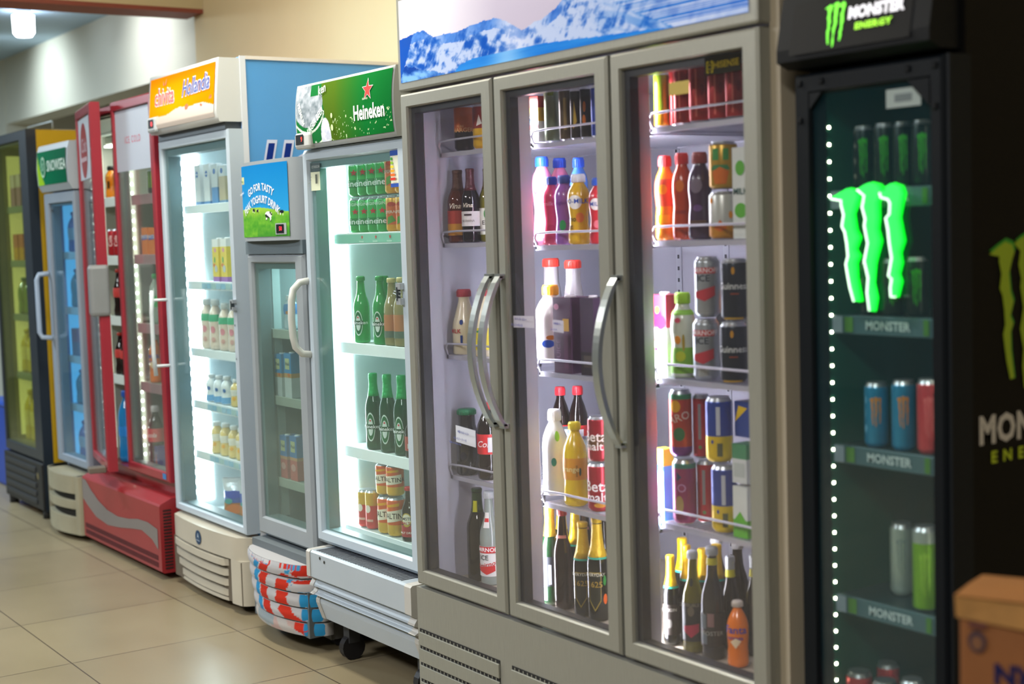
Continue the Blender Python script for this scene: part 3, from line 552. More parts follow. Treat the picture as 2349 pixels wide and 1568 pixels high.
def place(k, fr, x, y, z, h, d, label, group):
    nm = NAMES[k[:4]]
    if k == 'pouch': return pouch(fr, x, y, .2985, h, d, label, group)
    if fr == 'ST' and K[k]['sh'] in ('juice', 'milk', 'wine') and z > .5: d *= 1.2 if K[k]['sh'] != 'wine' else 1.1
    if fr == 'ST':
        y = max(y, .110+d/2); x = max(x, .040+d/2)
        if z < .42: h -= .409-z; z = .409
        zz = {1.364: 1.375, 1.037: 1.057, .692: .709, 1.625: 1.63} if x < .491 else ({1.37: 1.364, 1.052: 1.037, .71: .692, 1.63: 1.625} if .491 < x < .968 else {})
        if abs(x-.491) < d/2 or abs(x-.965) < d/2: z = max(z, zz.get(z, z), {1.364: 1.375, 1.037: 1.057, .692: .709, 1.37: 1.37, 1.052: 1.052, .71: .71, 1.625: 1.63}.get(z, z))
        else: z = zz.get(z, z)
        if z < .42: h = min(h, .268)
    if fr == 'RE' and z < .4: z = .3885
    y = max(y, {'CH': .088, 'HE': .091, 'RE': .073, 'YO': .071}.get(fr, 0)+d/2)
    if fr == 'MO' and x-d/2 < .034: x = .034+d/2
    if fr == 'HE' and abs(z-.441) < .001: z = .4415
    if fr == 'CH' and z < .3: z = .298
    d0, h0, parts = kind_meshes(k, d, h)
    t = thing(nm, label, CAT(k), world(fr, x, y, z+.0015), ORG[fr][2], group)
    t.scale = (d/d0, d/d0, (h-.003)/h0)
    for n, me, par in parts:
        link(n, me, t)
    return t
def pouch(fr, x, y, z, h, d, label, group):
    t = thing('drink_pouch', label, 'pouch', world(fr, x, y, z+.001), .85, group)
    b = MB(); n = 10; vs = []; fs = []
    def col(q): return '#d88a34' if q < .42 else ('#3c6cd0' if q < .72 else '#e8eef4')
    rows = []
    for j in range(n+1):
        q = j/n; ww = d/2*(1-.12*math.sin(q*PI)); tt = d*.30*math.sin(PI*min(.94, max(.08, q)))**.7
        rows.append([(ww*math.cos(a)*(1+.03*math.sin(7*a+q*9)), tt*math.sin(a), q*h) for a in [2*PI*i/20 for i in range(20)]])
    for j in range(n):
        b.add(rows[j]+rows[j+1], [(i, (i+1) % 20, 20+(i+1) % 20, 20+i) for i in range(20)], M(col((j+.5)/n), .25, .2, bump=.5, scale=30), True)
    b.obj('pouch_body', t)
    MB().box(-d*.48, d*.48, -.0015, .0015, h*.97, h*1.02, M('#dfe6ee', .3, .3)).obj('sealed_edge', t)
    decal('printed_label', scale_art([('e', 0, .62, .3, .1, '#2850c0'), ('e', 0, .25, .32, .12, '#e07a28'), ('e', -.2, .45, .14, .07, '#3fa8a0')], d, h, d), lambda x, z, l: (x, -d*.31-.0005*l, z), t)
    return t
def R(fr, group, items):
    for k, x, y, z, h, d, lab in items: place(k, fr, x, y, z, h, d, lab, group)
# ---------------------------------------------------------------- room
WALLC = '#dccda6'
struct('floor', MB().box(-16, 4, -5, 3.6, -.06, 0, floor_mat()))
struct('wall_back', MB().box(-7.15, 4, 2.95, 3.2, 0, 3.1, M(WALLC, .75, tex=.05, scale=1.5)).box(-16, -7.15, 3.0, 3.2, 2.31, 3.1, M('#c4c4b8', .7, tex=.04, scale=1.5)))
struct('wall_recess', MB().box(-16, -7.15, 3.75, 3.85, 0, 2.8, M('#a59a88', .8, tex=.05, scale=2)).box(-16, -10.9, 2.99, 3.75, 0, 2.8, M('#c4c4b8', .8, tex=.04, scale=2)).box(-7.15, -7.10, 3.2, 3.85, 0, 2.8, M('#a59a88', .8)))
struct('wall_front', MB().box(-16, 4, -5.1, -5, 0, 3.1, M('#8f8672', .8, tex=.08, scale=1)))
struct('wall_left', MB().box(-16.1, -16, -5.1, 3.85, 0, 3.1, M('#b8b2a0', .8)))
struct('wall_right', MB().box(4, 4.1, -5.1, 3.2, 0, 3.1, M('#8f8672', .8)))
struct('ceiling', MB().box(-7.25, 4.1, -5.1, 3.2, 3.1, 3.2, M('#c8c2b4', .8)).box(-16.1, -7.25, -5.1, 3.85, 2.78, 3.2, M('#a8c0d4', .7)))
bm = MB().box(-7.25, -7.03, -5, 2.95, 2.585, 3.1, M('#c8b98f', .75)); bm.box(-7.252, -7.028, -5, 2.95, 2.565, 2.586, M('#8a4432', .6, tex=.1, scale=4))
struct('trim_1', bm)
ln = thing('ceiling_lamp', 'white bulb lamp glowing under the blue lit ceiling beyond the beam', 'lamp', (-8.62, 2.50, 2.78))
MB().lathe([(.045, 0), (.045, -.02), (.03, -.03)][::-1], M('#d8dce0', .4), 16).obj('lamp_base', ln)
MB().lathe([(.01, -.155), (.045, -.15), (.06, -.13), (.062, -.03), (.03, -.028)], M('#eef6ff', .5, emis=14), 16).obj('bulb', ln)

# ---------------------------------------------------------------- fridge parts
def cab(root, w, d, z0, z1, yf, out, inn, t=.03, x0=0., name='cabinet', edge=0.):
    b = MB(); x1 = x0+w
    b.box(x0, x0+t, yf, yf+d, z0, z1, out); b.box(x1-t, x1, yf, yf+d, z0, z1, out)
    b.box(x0+t, x1-t, yf+d-t, yf+d, z0, z1, out)
    b.box(x0+t, x1-t, yf, yf+d-t, z1-t, z1, out); b.box(x0+t, x1-t, yf, yf+d-t, z0, z0+t, out)
    b.obj(name, root)
def liner(root, x0, x1, y0, y1, z0, z1, mat, t=.006, left=None):
    b = MB()
    b.box(x0, x0+t, y0, y1, z0, z1, left or mat); b.box(x1-t, x1, y0, y1, z0, z1, mat); b.box(x0+t, x1-t, y1-t, y1, z0, z1, mat)
    b.box(x0+t, x1-t, y0, y1-t, z1-t, z1, mat); b.box(x0+t, x1-t, y0, y1-t, z0, z0+t, mat)
    b.obj('inner_liner', root)
def door(root, x0, x1, z0, z1, l, r, bt, tp, mat, glass, y0=0., y1=.035, gask=None, bev=.006, gw=.014, name='door'):
    b = MB()
    def pr(pts):    # mitred stile as prism in x-z
        n = len(pts); vs = [(x, y0+bev, z) for x, z in pts]+[(x, y1, z) for x, z in pts]; cx = sum(p[0] for p in pts)/n; cz = sum(p[1] for p in pts)/n
        b.add(vs, [(i, (i+1) % n, n+(i+1) % n, n+i) for i in range(n)]+[tuple(range(n, 2*n))], mat)
        ins = []
        for x, z in pts:
            sx = 1 if x < (x0+x1)/2 else -1; sz = 1 if z < (z0+z1)/2 else -1
            ox = abs(x-x0) < 1e-6 or abs(x-x1) < 1e-6; oz = abs(z-z0) < 1e-6 or abs(z-z1) < 1e-6
            ins.append((x+(sx*bev if ox else -sx*bev*.5), z+(sz*bev if oz else -sz*bev*.5)))
        b.add([(x, y0+bev, z) for x, z in pts]+[(x, y0, z) for x, z in ins], [(i, (i+1) % n, n+(i+1) % n, n+i) for i in range(n)]+[tuple(range(n, 2*n))], mat)
    xi0, xi1, zi0, zi1 = x0+l, x1-r, z0+bt, z1-tp
    pr([(x0, z0), (x1, z0), (xi1, zi0), (xi0, zi0)]); pr([(x0, z1), (xi0, zi1), (xi1, zi1), (x1, z1)])
    pr([(x0, z0), (xi0, zi0), (xi0, zi1), (x0, z1)]); pr([(x1, z0), (x1, z1), (xi1, zi1), (xi1, zi0)])
    o = b.obj(name, root)
    MB().box(xi0-.004, xi1+.004, y0+.010, y0+.014, zi0-.004, zi1+.004, glass).obj('glass_pane', o)
    if gask:
        g = MB(); w = gw
        for a in ((xi0-.004, xi0+w, zi0, zi1), (xi1-w*.4, xi1+.004, zi0, zi1), (xi0+w, xi1-w*.4, zi0-.004, zi0+w*.25), (xi0+w, xi1-w*.4, zi1-w, zi1+.004)):
            g.box(a[0], a[1], y0+.016, y1+.006, a[2], a[3], gask)
        g.obj('door_gasket', o)
    return o
def shelf_solid(root, x0, x1, z, yf, yb, lipc, slabc, lh=.034, lipt=.006):
    b = MB().box(x0, x1, yf+lipt, yb, z-.012, z, slabc)
    o = b.obj('shelf', root)
    MB().box(x0, x1, yf, yf+lipt, z-lh, z+.003, lipc, .002).obj('shelf_edge', o); return o
def shelf_wire(root, x0, x1, z, yf, yb, mat):
    b = MB(); n = int((x1-x0)/.018)
    b.box(x0, x1, yf, yf+.012, z-.012, z, mat)
    b.box(x0, x1, yb-.008, yb, z-.008, z-.001, mat); b.box(x0, x0+.006, yf, yb, z-.010, z-.001, mat); b.box(x1-.006, x1, yf, yb, z-.010, z-.001, mat)
    for i in range(n+1):
        x = x0+.006+(x1-x0-.012)*i/n; b.box(x-.0022, x+.0022, yf+.01, yb, z-.004, z, mat)
    o = b.obj('wire_shelf', root)
    r = [(x0+.002, yf+.004, z-.004), (x0+.002, yf-.004, z+.02), (x0+.01, yf-.004, z+.032)]+[(x0+(x1-x0)*k/6, yf-.004, z+.034) for k in range(1, 6)]+[(x1-.01, yf-.004, z+.032), (x1-.002, yf-.004, z+.02), (x1-.002, yf+.004, z-.004)]
    MB().tube(r, .0032, mat, 6).obj('shelf_rail', o); return o
def uprights(root, xs, y, z0, z1, mat, dark):
    b = MB()
    for x in xs:
        b.box(x-.011, x+.011, y-.004, y, z0, z1, mat)
        k = z0+.02
        while k < z1-.02: b.box(x-.004, x+.004, y-.0046, y-.004, k, k+.011, dark); k += .034
    b.obj('shelf_uprights', root)
def note(root, x0, x1, z0, z1, y, col, art=None, name='paper_note', rot=0.):
    a = [('p', [(x0, z0+rot), (x1, z0-rot), (x1, z1-rot), (x0, z1+rot)], col)]+(art or [])
    return decal(name, a, lambda x, z, l: (x, y-.0006*l, z), root, rough=.6)
def scribble(x0, x1, zs, col, seed=1, amp=.004):
    rr = random.Random(seed); out = []
    for z in zs:
        x = x0
        while x < x1:
            w = rr.uniform(.003, .008); h = rr.uniform(.3, 1)*amp
            out.append(('p', [(x, z-h), (x+.0012, z-h), (x+w*.6, z+h), (x+w*.6-.0012, z+h)], col))
            out.append(('p', [(x+w*.6, z+h), (x+w*.6-.0014, z+h), (x+w-.0014, z-h*.8), (x+w, z-h*.8)], col)); x += w+rr.uniform(0, .003)
    return out
CH_ = M('#b9c1c8', .3, .5)
def castor(root, x, y, r=.035):
    b = MB(); n = 16; mt = M('#15151a', .5)
    vs = [(x+s*.014, y+r*math.cos(2*PI*i/n), r+r*math.sin(2*PI*i/n)) for s in (-1, 1) for i in range(n)]
    b.add(vs, [(i, (i+1) % n, n+(i+1) % n, n+i) for i in range(n)]+[tuple(range(n))[::-1], tuple(range(n, 2*n))], mt)
    b.box(x-.02, x+.02, y-.02, y+.02, r*1.4, r*2+.03, M('#3a3c40', .5, .4)); b.obj('castor', root)

# ================================================================ stainless three door fridge
ST = thing('display_fridge', 'wide stainless steel fridge with three glass doors and a snowy mountain picture on top', 'fridge', world('ST', 0, 0, 0), 0)
STEEL = M('#92938b', .42, .35, tex=.07, scale=30, kind='brush'); STEEL2 = M('#9a9c94', .36, .5, tex=.06, scale=30, kind='brush')
CREAM = M('#a89f8c', .5, tex=.08, scale=3); WHITE = M('#acacb8', .5, tex=.03, scale=5)
cab(ST, 1.455, .717, .06, 2.07, .0355, CREAM, WHITE, .028)
liner(ST, .028, 1.427, .058, .72, .40, 1.80, WHITE)
b = MB().box(.0, 1.43, .0, .050, 1.802, 2.07, STEEL, .006); b.obj('sign_housing', ST)
def mountain(U, V):
    x = U*8.; ext = lambda n: n
    sky = mixc(rgb('#b8b0c8'), rgb('#e8e6f2'), np.clip(1-abs(U-.10)*4, 0, 1)*.9+.25*V)  # paler patch at left: the backlight's hot spot put into the sky colour
    n1 = vnoise(U, V*0, 9, 1, 3, 6, True); n2 = vnoise(U, V*0, 17, 1, 11, 5)
    prof = np.interp(U, [0, .02, .09, .13, .21, .26, .34, .38, .43, .49, .53, .56, .61, .75, 1], [.52, .53, .58, .45, .45, .48, .50, .44, .31, .37, .44, .53, .60, .9, 1.5])
    ridge = prof+.05*(n1-.5)+.05*(n2-.5)
    body = V < ridge
    t1 = vnoise(U*1.0-V*.10, V, 46, 7, 5, 5, True); t2 = vnoise(U+V*.16, V, 20, 6, 8, 5)
    rel = np.clip((ridge-V)/.5, 0, 1)
    snow = t1*.75+t2*.55+.10*np.sin(U*90+V*30)*t2
    c = mixc(rgb('#1450b4'), rgb('#b0c0e4'), np.clip((snow-.50)*3.6, 0, 1))
    c = mixc(c, rgb('#0f4fb4'), np.clip((.42-t2)*5, 0, .8))
    peak = (np.exp(-((U-.07)/.05)**2)+np.exp(-((U-.31)/.05)**2)+np.exp(-((U-.20)/.05)**2)*.9+np.exp(-((U-.53)/.02)**2))*(rel < .22)
    c = mixc(c, mixc(rgb('#1c4fae'), rgb('#4c86dc'), t1), np.clip(peak*1.3*(t2+.3), 0, .9))
    right = np.clip((U-.62)*4, 0, 1)
    c = mixc(c, mixc(rgb('#1264c8'), rgb('#bccaec'), np.clip((vnoise(U*1.2+V*.5, V, 26, 8, 21, 5)-.42)*4.2, 0, 1)), right*.85)
    haze = np.exp(-((U-.41)/.04)**2)*.55
    c = mixc(c, rgb('#d8dcf4'), haze)
    out = np.where(body[..., None], c, sky)
    shore = np.interp(U, [0, .19, .22, .26, .34, .42, .50, .60, .68, .80, .9, 1], [-.2, -.05, .07, .11, .115, .115, .11, .08, .055, .02, -.05, -.1])+.008*(n2-.5)
    lake = V < shore
    lc = mixc(rgb('#1468cc'), rgb('#3c94e0'), vnoise(U, V, 8, 20, 31, 3)); lc = mixc(lc, rgb('#a8d4f8'), np.exp(-((U-.38)/.05)**2)*.6)
    out = np.where(lake[..., None], lc, out)
    rock = (V < np.interp(U, [0, .05, .12, .2], [.16, .10, .02, -.1])+.08*t1)
    out = np.where(rock[..., None], mixc(rgb('#0e3f9c'), rgb('#7ab0ec'), (t2-.4)*4), out)
    return out
grid_print('sign_picture', .018, 1.406, 1.826, 2.052, 520, 110, mountain, ST, yf=lambda u, v: -.0015, emis=.26, rough=.35, label='backlit picture of snowy blue mountains and a lake')
bb = MB().box(.0, 1.43, .0, .05, .06, .392, STEEL).obj('base_panel', ST)
for gx0, gx1 in ((.012, .425), (.482, .905), (.96, 1.40)):
    g = MB()
    for k in range(4):
        z = .272-.0485*k
        g.box(gx0, gx1, -.0015, .0005, z-.014, z, M('#0c0c0e', .8))
        g.box(gx0, gx1, -.006, .0, z-.0485, z-.010, STEEL2, .002)
        x = gx0+.012
        while x < gx1-.02: g.box(x, x+.004, -.0022, -.001, z-.011, z-.003, STEEL2); x += .019
    g.obj('vent_grille', ST)
for x in (.06, 1.38):
    for y in (.10, .66): MB().lathe([(.02, .0), (.02, .03), (.012, .035), (.012, .062)], M('#2a2a2c', .6), 12, x, y).obj('foot', ST)
# dividers with lamp strips behind
for xm in (.470, .945):
    o = MB().box(xm-.028, xm+.030, .058, .098, .406, 1.759, M('#a5a0a8', .5, tex=.04, scale=6), .003).obj('divider', ST)
    MB().box(xm-.012, xm+.016, .0985, .104, .42, 1.74, M('#eef0fc', .5, emis=80)).obj('lamp_strip', o)
DG = M('#14161c', .45); CLR = glass_mat((.97, .97, .98), .025, '#b8b8c8')
for i, (x0, x1) in enumerate(((.004, .463), (.474, .939), (.951, 1.428))):
    dd = door(ST, x0, x1, .402, 1.795, .036, .046, .043, .038, STEEL, CLR, gask=DG, gw=.017)
    hx = x1-.020 if i == 0 else x0+.018
    pts = []
    for k in range(25):
        t = k/24; pts.append((hx, -.004-.060*math.sin(PI*t)**.8, .905+.385*t))
    h = MB(); W2, T2 = .0115, .006
    for k in range(24):
        (xa, ya, za), (xb, yb, zb) = pts[k], pts[k+1]
        h.add([(xa-W2, ya, za), (xa+W2, ya, za), (xa+W2, ya-T2*2, za), (xa-W2, ya-T2*2, za), (xb-W2, yb, zb), (xb+W2, yb, zb), (xb+W2, yb-T2*2, zb), (xb-W2, yb-T2*2, zb)],
              [(0, 1, 5, 4), (1, 2, 6, 5), (2, 3, 7, 6), (3, 0, 4, 7)], M('#a8b0b2', .28, .75))
    for k in (0, 24):
        xa, ya, za = pts[k]; h.box(xa-W2, xa+W2, ya-T2*2, .001, za-.006, za+.006, M('#a8b0b2', .28, .75))
    h.obj('handle', dd)
    if i == 0: note(dd, .228, .327, .832, .878, .0095, '#c8ccd8', scribble(.238, .318, (.865, .85, .84), '#5c64a0', 3), rot=.003)
    if i == 1:
        note(dd, .523, .615, 1.160, 1.190, .0095, '#b8b4c4', scribble(.530, .60, (1.182, 1.168), '#6c6ca0', 5), rot=-.001)
        note(dd, .693, .738, 1.154, 1.184, .0095, '#b4b2c6', scribble(.697, .733, (1.176, 1.162), '#5858a0', 7), rot=.001)
    if i == 2:
        note(dd, 1.262, 1.372, 1.714, 1.752, .0095, '#15130c', [('t', '[:]', 1.278, 1.733, .026, '#8a7c10'), ('t', 'HISENSE', 1.328, 1.733, .019, '#7c6c14', {'sx': 1.1})], 'sticker')
        note(dd, 1.146, 1.212, 1.684, 1.712, .0095, '#b8a45c', None, 'price_strip')
for zs, x0, x1 in (((1.63, 1.375, 1.057, .709), .040, .488), ((1.625, 1.364, 1.037, .692), .494, .962), ((1.63, 1.37, 1.052, .71), .968, 1.418)):
    for z in zs: shelf_wire(ST, x0, x1, z, .106, .60, M('#b8b8c4', .35, .3))
uprights(ST, (.10, .36, .56, .85, 1.03, 1.34), .713, .44, 1.74, M('#b8bac4', .4, .3), M('#3c4048', .7))
MB().box(.036, 1.418, .10, .70, .4065, .409, M('#b8ae9c', .6, tex=.1, scale=14)).obj('floor_tray', ST)

# ================================================================ green sign fridge
HE = thing('display_fridge', 'white fridge with a green beer sign, D shaped white handle and grooved white base', 'fridge', world('HE', 0, 0, 0), ORG['HE'][2])
WB = M('#b0bfcc', .35, coat=.3, tex=.03, scale=6); WB2 = M('#b2bcc4', .4, tex=.04, scale=5); IV = M('#b2b2ae', .5, tex=.05, scale=6)
INW = M('#cfe0dc', .45, tex=.03, scale=5)
cab(HE, .66, .631, .38, 1.90, .051, WB2, INW, .03)
liner(HE, .03, .63, .066, .65, .41, 1.68, INW)
ys = lambda v: -.026+.012*(abs(v-.45)/.55)**2.2
n = 14; prof = [(ys(k/n)+.002, 1.692+(1.896-1.692)*k/n) for k in range(n+1)]+[(.06, 1.896), (.06, 1.692)]
MB().extrude_x(prof, .012, .648, M('#b0b8bc', .4), True).obj('sign_housing', HE)
def hein(U, V):
    c = mixc(rgb('#4c6a1c'), rgb('#127030'), np.clip((U-.42)*3.2, 0, 1)); c = mixc(c, rgb('#0a5e28'), np.clip((U-.8)*3, 0, .6))
    X, Y = U*3.1, V*1.0
    d = np.hypot((X-.42)*1.0, (Y-.75)*1.1)
    lab = (X+.28*(Y-.5)) < .98
    art = np.where((d < .95)[..., None], rgb('#1c6c38'), rgb('#2c7c44'))
    ring = (abs(d-.62) < .02) | (abs(d-.90) < .02); art = np.where(ring[..., None], rgb('#d8e8dc'), art)
    inner = d < .52; n = vnoise(U, V, 30, 12, 4, 4)
    art = np.where(inner[..., None], mixc(rgb('#5c6c74'), rgb('#b0b8c4'), n*1.4), art)
    art = np.where((n > .72)[..., None] & ~inner[..., None], rgb('#a8c4b0'), art)
    ban = (Y > .80+.0*X) & (X < .9) & (X > .5); art = np.where(ban[..., None], rgb('#1c7038'), art)
    c = np.where(lab[..., None], art, c)
    ice = (((X-1.0)/.16)**2+((Y-.1)/.30)**2 < 1); c = np.where(ice[..., None], mixc(rgb('#9aa8c8'), rgb('#eef0f8'), n*1.3), c)
    drops = vnoise(U, V, 90, 34, 9, 2); c = np.where(((drops > .76) & (Y < .32+.15*np.sin(X*5)) & (X > 1.1))[..., None], rgb('#cfe8b8'), c)
    return c
grid_print('sign_print', .022, .640, 1.704, 1.888, 240, 80, hein, HE, yf=lambda u, v: ys((.058+.90*v))-.0005, emis=.06, rough=.9, label='green beer sign with a red star')
fm = lambda x, z, l: (x, ys((z-1.692)/.204)-.0016-.0005*l, z)
decal('sign_lettering', [('t', 'Heineken', .505, 1.772, .062, '#f2f6f2', {'off': .0018, 'sx': .80}), ('s', .500, 1.838, .036, '#f4f0ee'), ('s', .500, 1.838, .031, '#d8382c'),
    ('t', 'LAGER BEER', .16, 1.772, .030, '#e8f2ea', {'off': .0006, 'rot': .55, 'sx': .8}), ('t', 'PREMIUM', .062, 1.80, .024, '#e8f2ea', {'rot': -1.1, 'sx': .8}), ('t', 'ken', .205, 1.868, .044, '#f2f6f2', {'rot': .2, 'sx': .8}), ('t', 'EST. 1873', .49, 1.812, .008, '#d8e4c8'), ('e', .275, 1.78, .006, .008, '#c8dca8'), ('e', .275, 1.743, .008, .010, '#c8dca8')], fm, HE, L=.012, emis=.08)
c = MB().box(.016, .125, -.034, .0, 1.690, 1.742, M('#b8bcbc', .45), .01); c.obj('control_housing', HE)
decal('temperature_display', [('r', .030, 1.704, .085, 1.736, '#141214'), ('t', '9', .072, 1.720, .022, M('#ff3020', .5, emis=2.5))], on_front(0, 0, -.0345), HE)
G1 = glass_mat((.93, .985, .98), .03, '#d8ece8')
dd = door(HE, -.010, .662, .388, 1.690, .046, .050, .046, .040, WB, G1, y1=.05, gask=M('#6c8c90', .5), gw=.022, bev=.014)
hp = [(.004, .004, 1.262), (-.004, -.026, 1.258), (-.008, -.048, 1.235), (-.010, -.055, 1.20), (-.010, -.058, 1.14), (-.010, -.055, 1.08), (-.008, -.048, 1.045), (-.004, -.026, 1.022), (.004, .004, 1.018)]
MB().tube(hp, .012, M('#c4c8c4', .35), 10, .012).obj('handle', dd)
note(dd, .038, .106, 1.617, 1.646, .0095, '#4c5c60', [('t', 'OTARSON', .077, 1.632, .012, '#a8b4b4')], 'sticker')
note(dd, .040, .104, 1.556, 1.616, .0095, '#ccd4bc', [('r', .072+.003*k, 1.578, .072+.003*k+(.0018 if k % 3 else .001), 1.608, '#3c4440') for k in range(8)]+scribble(.046, .064, (1.60, 1.59, 1.58, 1.57), '#7c8478', 2, .0015), 'barcode_label')
note(dd, .560, .606, 1.545, 1.655, .0095, '#d8dccc', [('r', .560, 1.638, .606, 1.655, '#2c50a8'), ('r', .560, 1.545, .606, 1.556, '#2c50a8')]+[('p', [(.564, 1.625-.012*k), (.572+.004*k, 1.625-.012*k), (.576+.004*k, 1.629-.012*k), (.572+.004*k, 1.633-.012*k), (.564, 1.633-.012*k)], c) for k, c in enumerate(('#3c9a3c', '#8ab83c', '#d8c83c', '#e0a02c', '#d86c2c', '#c8382c'))], 'energy_label')
b = MB().box(.603, .628, -.014, .006, 1.243, 1.262, CH_).box(.603, .628, -.014, .006, 1.198, 1.217, CH_).box(.607, .613, -.016, -.004, 1.21, 1.25, M('#50585c', .4, .6))
b.tube([(.622, -.008, 1.235), (.590, -.012, 1.238), (.584, -.012, 1.232), (.620, -.010, 1.224)], .0016, CH_, 5); b.obj('door_lock', dd)
prof = [(-.052, .378), (-.058, .372), (-.058, .290)]
for k in range(3):
    z = .285-.028*k; prof += [(-.050-.006*k*0, z), (-.038+.010*k, z-.008), (-.048+.010*k, z-.022)]
prof += [(-.028, .195), (-.008, .138), (.06, .135), (.06, .378)]
MB().extrude_x(prof, .052, .672, M('#a6b2bc', .35, coat=.2, tex=.03, scale=5)).obj('base_panel', HE)
pr2 = [(y-.003, z) for y, z in prof[:-2]]+[(.06, .132), (.06, .381)]
for xa, xb in ((.030, .055), (.668, .706)): MB().extrude_x(pr2, xa, xb, IV).obj('corner_trim', HE)
v = MB()
for k in range(34): v.box(.075+.0165*k, .083+.0165*k, -.045, .045, .3782, .3795, M('#3c4048', .7))
v.obj('vent_slots', HE)
for hx_, hz_ in ((.125, .362), (.155, .354)): decal('screw_hole', [('e', hx_, hz_, .005, .0055, '#2c2c28')], on_front(0, 0, -.0585), HE)
for x in (.10, .58):
    for y in (.06, .56): castor(HE, x, y, .042)
MB().box(.03, .65, .03, .66, .12, .38, M('#6c7274', .6)).obj('machine_housing', HE)
MB().box(.0365, .041, .075, .135, .44, 1.655, M('#f2fbff', .5, emis=16)).obj('lamp_strip', HE)
MB().box(.10, .60, .085, .105, 1.662, 1.672, M('#f2fbff', .5, emis=7)).obj('top_lamp', HE)
LIP = M('#eef4f4', .4)
for i, z in enumerate((1.412, 1.055, .710, .441)):
    s = shelf_solid(HE, .044, .624, z, .082, .60, LIP, M('#c4d4d2', .5), .034 if i < 3 else .028)
    if i == 0:
        decal('price_strip', [('r', .05, z-.030, .62, z-.002, '#86c4ac')]+[('s', .24+.09*k, z-.012, .008, '#d04c44') for k in range(5)]+[('t', 'Heineken', .24+.09*k, z-.025, .008, '#e4f4ea') for k in range(5)], on_front(0, 0, .0815), s)
uprights(HE, (.14, .50), .643, .46, 1.64, M('#bccac8', .4, .2), M('#6c7c7c', .6))
MB().box(.044, .62, .10, .60, .4165, .4185, M('#c8dada', .4)).obj('floor_tray', HE)

# ================================================================ small yoghurt fridge
YO = thing('display_fridge', 'small grey fridge with a blue sky and green meadow yoghurt poster on its head', 'fridge', world('YO', 0, 0, 0), 0)
GR = M('#8e979e', .4, coat=.2, tex=.04, scale=6)
cab(YO, .455, .51, .30, 1.66, .051, M('#99a2a8', .45, tex=.04, scale=5), None, .028)
YI = M('#7c9090', .5, tex=.06, scale=4)
liner(YO, .028, .427, .064, .53, .34, 1.345, YI)
hx = lambda x: -.028-.030*math.cos((x-.215)/.24*PI/2)**.8 if abs(x-.215) < .24 else -.028
def curved_box(root, name, x0, x1, z0, z1, yf, yb, mat, n=16, rc=.05):
    b = MB(); pts = []
    for k in range(n+1):
        x = x0+(x1-x0)*k/n; e = min(x-x0, x1-x)/rc; pts.append((x, yf(x)+(.035*(1-min(1, e))**2)))
    pts += [(x1, yb), (x0, yb)]; m = len(pts)
    b.add([(x, y, z0) for x, y in pts]+[(x, y, z1) for x, y in pts], [(i, (i+1) % m, m+(i+1) % m, m+i) for i in range(m)], mat, True)
    b.add([(x, y, z0) for x, y in pts]+[(x, y, z1) for x, y in pts], [tuple(range(m))[::-1], tuple(range(m, 2*m))], mat)
    return b.obj(name, root)
curved_box(YO, 'sign_housing', -.004, .460, 1.398, 1.672, lambda x: -.016-.014*math.sin(PI*(x+.004)/.464), .06, GR)
def meadow(U, V):
    sky = mixc(rgb('#3aa0d8'), rgb('#1478bc'), V)
    hill = .36+.05*np.sin(U*3.4+.4); g = vnoise(U, V, 20, 20, 3, 4)
    gr = mixc(mixc(rgb('#3c8a2c'), rgb('#7cb43c'), g), rgb('#a8c848'), np.clip((V-.26)*6, 0, .7)); gr = mixc(gr, rgb('#2c7430'), np.clip((.18-V)*3, 0, .5)*(U > .4))
    out = np.where((V < hill)[..., None], gr, sky)
    for cx, cz, s in ((.33, .375, .020), (.42, .365, .018), (.64, .30, .045), (.88, .33, .025)):
        cow = ((U-cx)/(s*1.5))**2+((V-cz)/s)**2 < 1; leg = (abs(U-cx-s*.8) < s*.2) & (V < cz) & (V > cz-s*2); leg2 = (abs(U-cx+s*.9) < s*.25) & (V < cz) & (V > cz-s*1.6)
        out = np.where((cow | leg | leg2)[..., None], np.where((vnoise(U, V, 40, 40, 5, 1) > .5)[..., None], rgb('#f0f0ee'), rgb('#20242c')), out)
    out = np.where(((abs(U-.085) < .035) & (abs(V-.80) < .05))[..., None], rgb('#c8cc98'), out)
    return out
ysx = lambda x: -.016-.014*math.sin(PI*(x+.004)/.464)
grid_print('sign_print', .018, .410, 1.412, 1.660, 150, 110, meadow, YO, yf=lambda u, v: ysx(.018+.392*u)+.035*(1-min(1, (.022+.392*u)/.05))**2+.035*(1-min(1, (.442-.392*u)/.05))**2-.0012, rough=.3, label='yoghurt poster with cows on a meadow')
fm = lambda x, z, l: (x, ysx(x)-.0018-.0006*l, z)
decal('sign_lettering', [('t', 'GO FOR TASTY', .208, 1.582, .036, '#dfe8ee', {'arc': .24, 'sx': .86, 'off': .0007}), ('t', 'PEAK YOGHURT DRINK', .208, 1.540, .036, '#dfe8ee', {'arc': .24, 'sx': .78, 'off': .0007}), ('t', 'Peak', .05, 1.607, .012, '#3c6c4c'), ('t', 'Inspired', .045, 1.565, .012, '#e8eef2', {'rot': .2})], fm, YO, L=.012)
decal('temperature_display', [('r', .318, 1.418, .392, 1.456, '#9aa4a4'), ('r', .324, 1.422, .376, 1.452, '#15161a'), ('t', '50', .354, 1.437, .02, M('#e02838', .5, emis=1.5))], lambda x, z, l: (x, ysx(x)-.0022-.0006*l, z), YO)
dd = door(YO, .004, .452, .345, 1.352, .040, .062, .066, .032, GR, glass_mat((.84, .91, .90), .10, '#a8bcb4'), y1=.05, gask=M('#6c8488', .5), gw=.02, bev=.010)
MB().box(.0, .455, .0, .06, 1.352, 1.398, M('#5c6a72', .5)).obj('header_gap', YO)
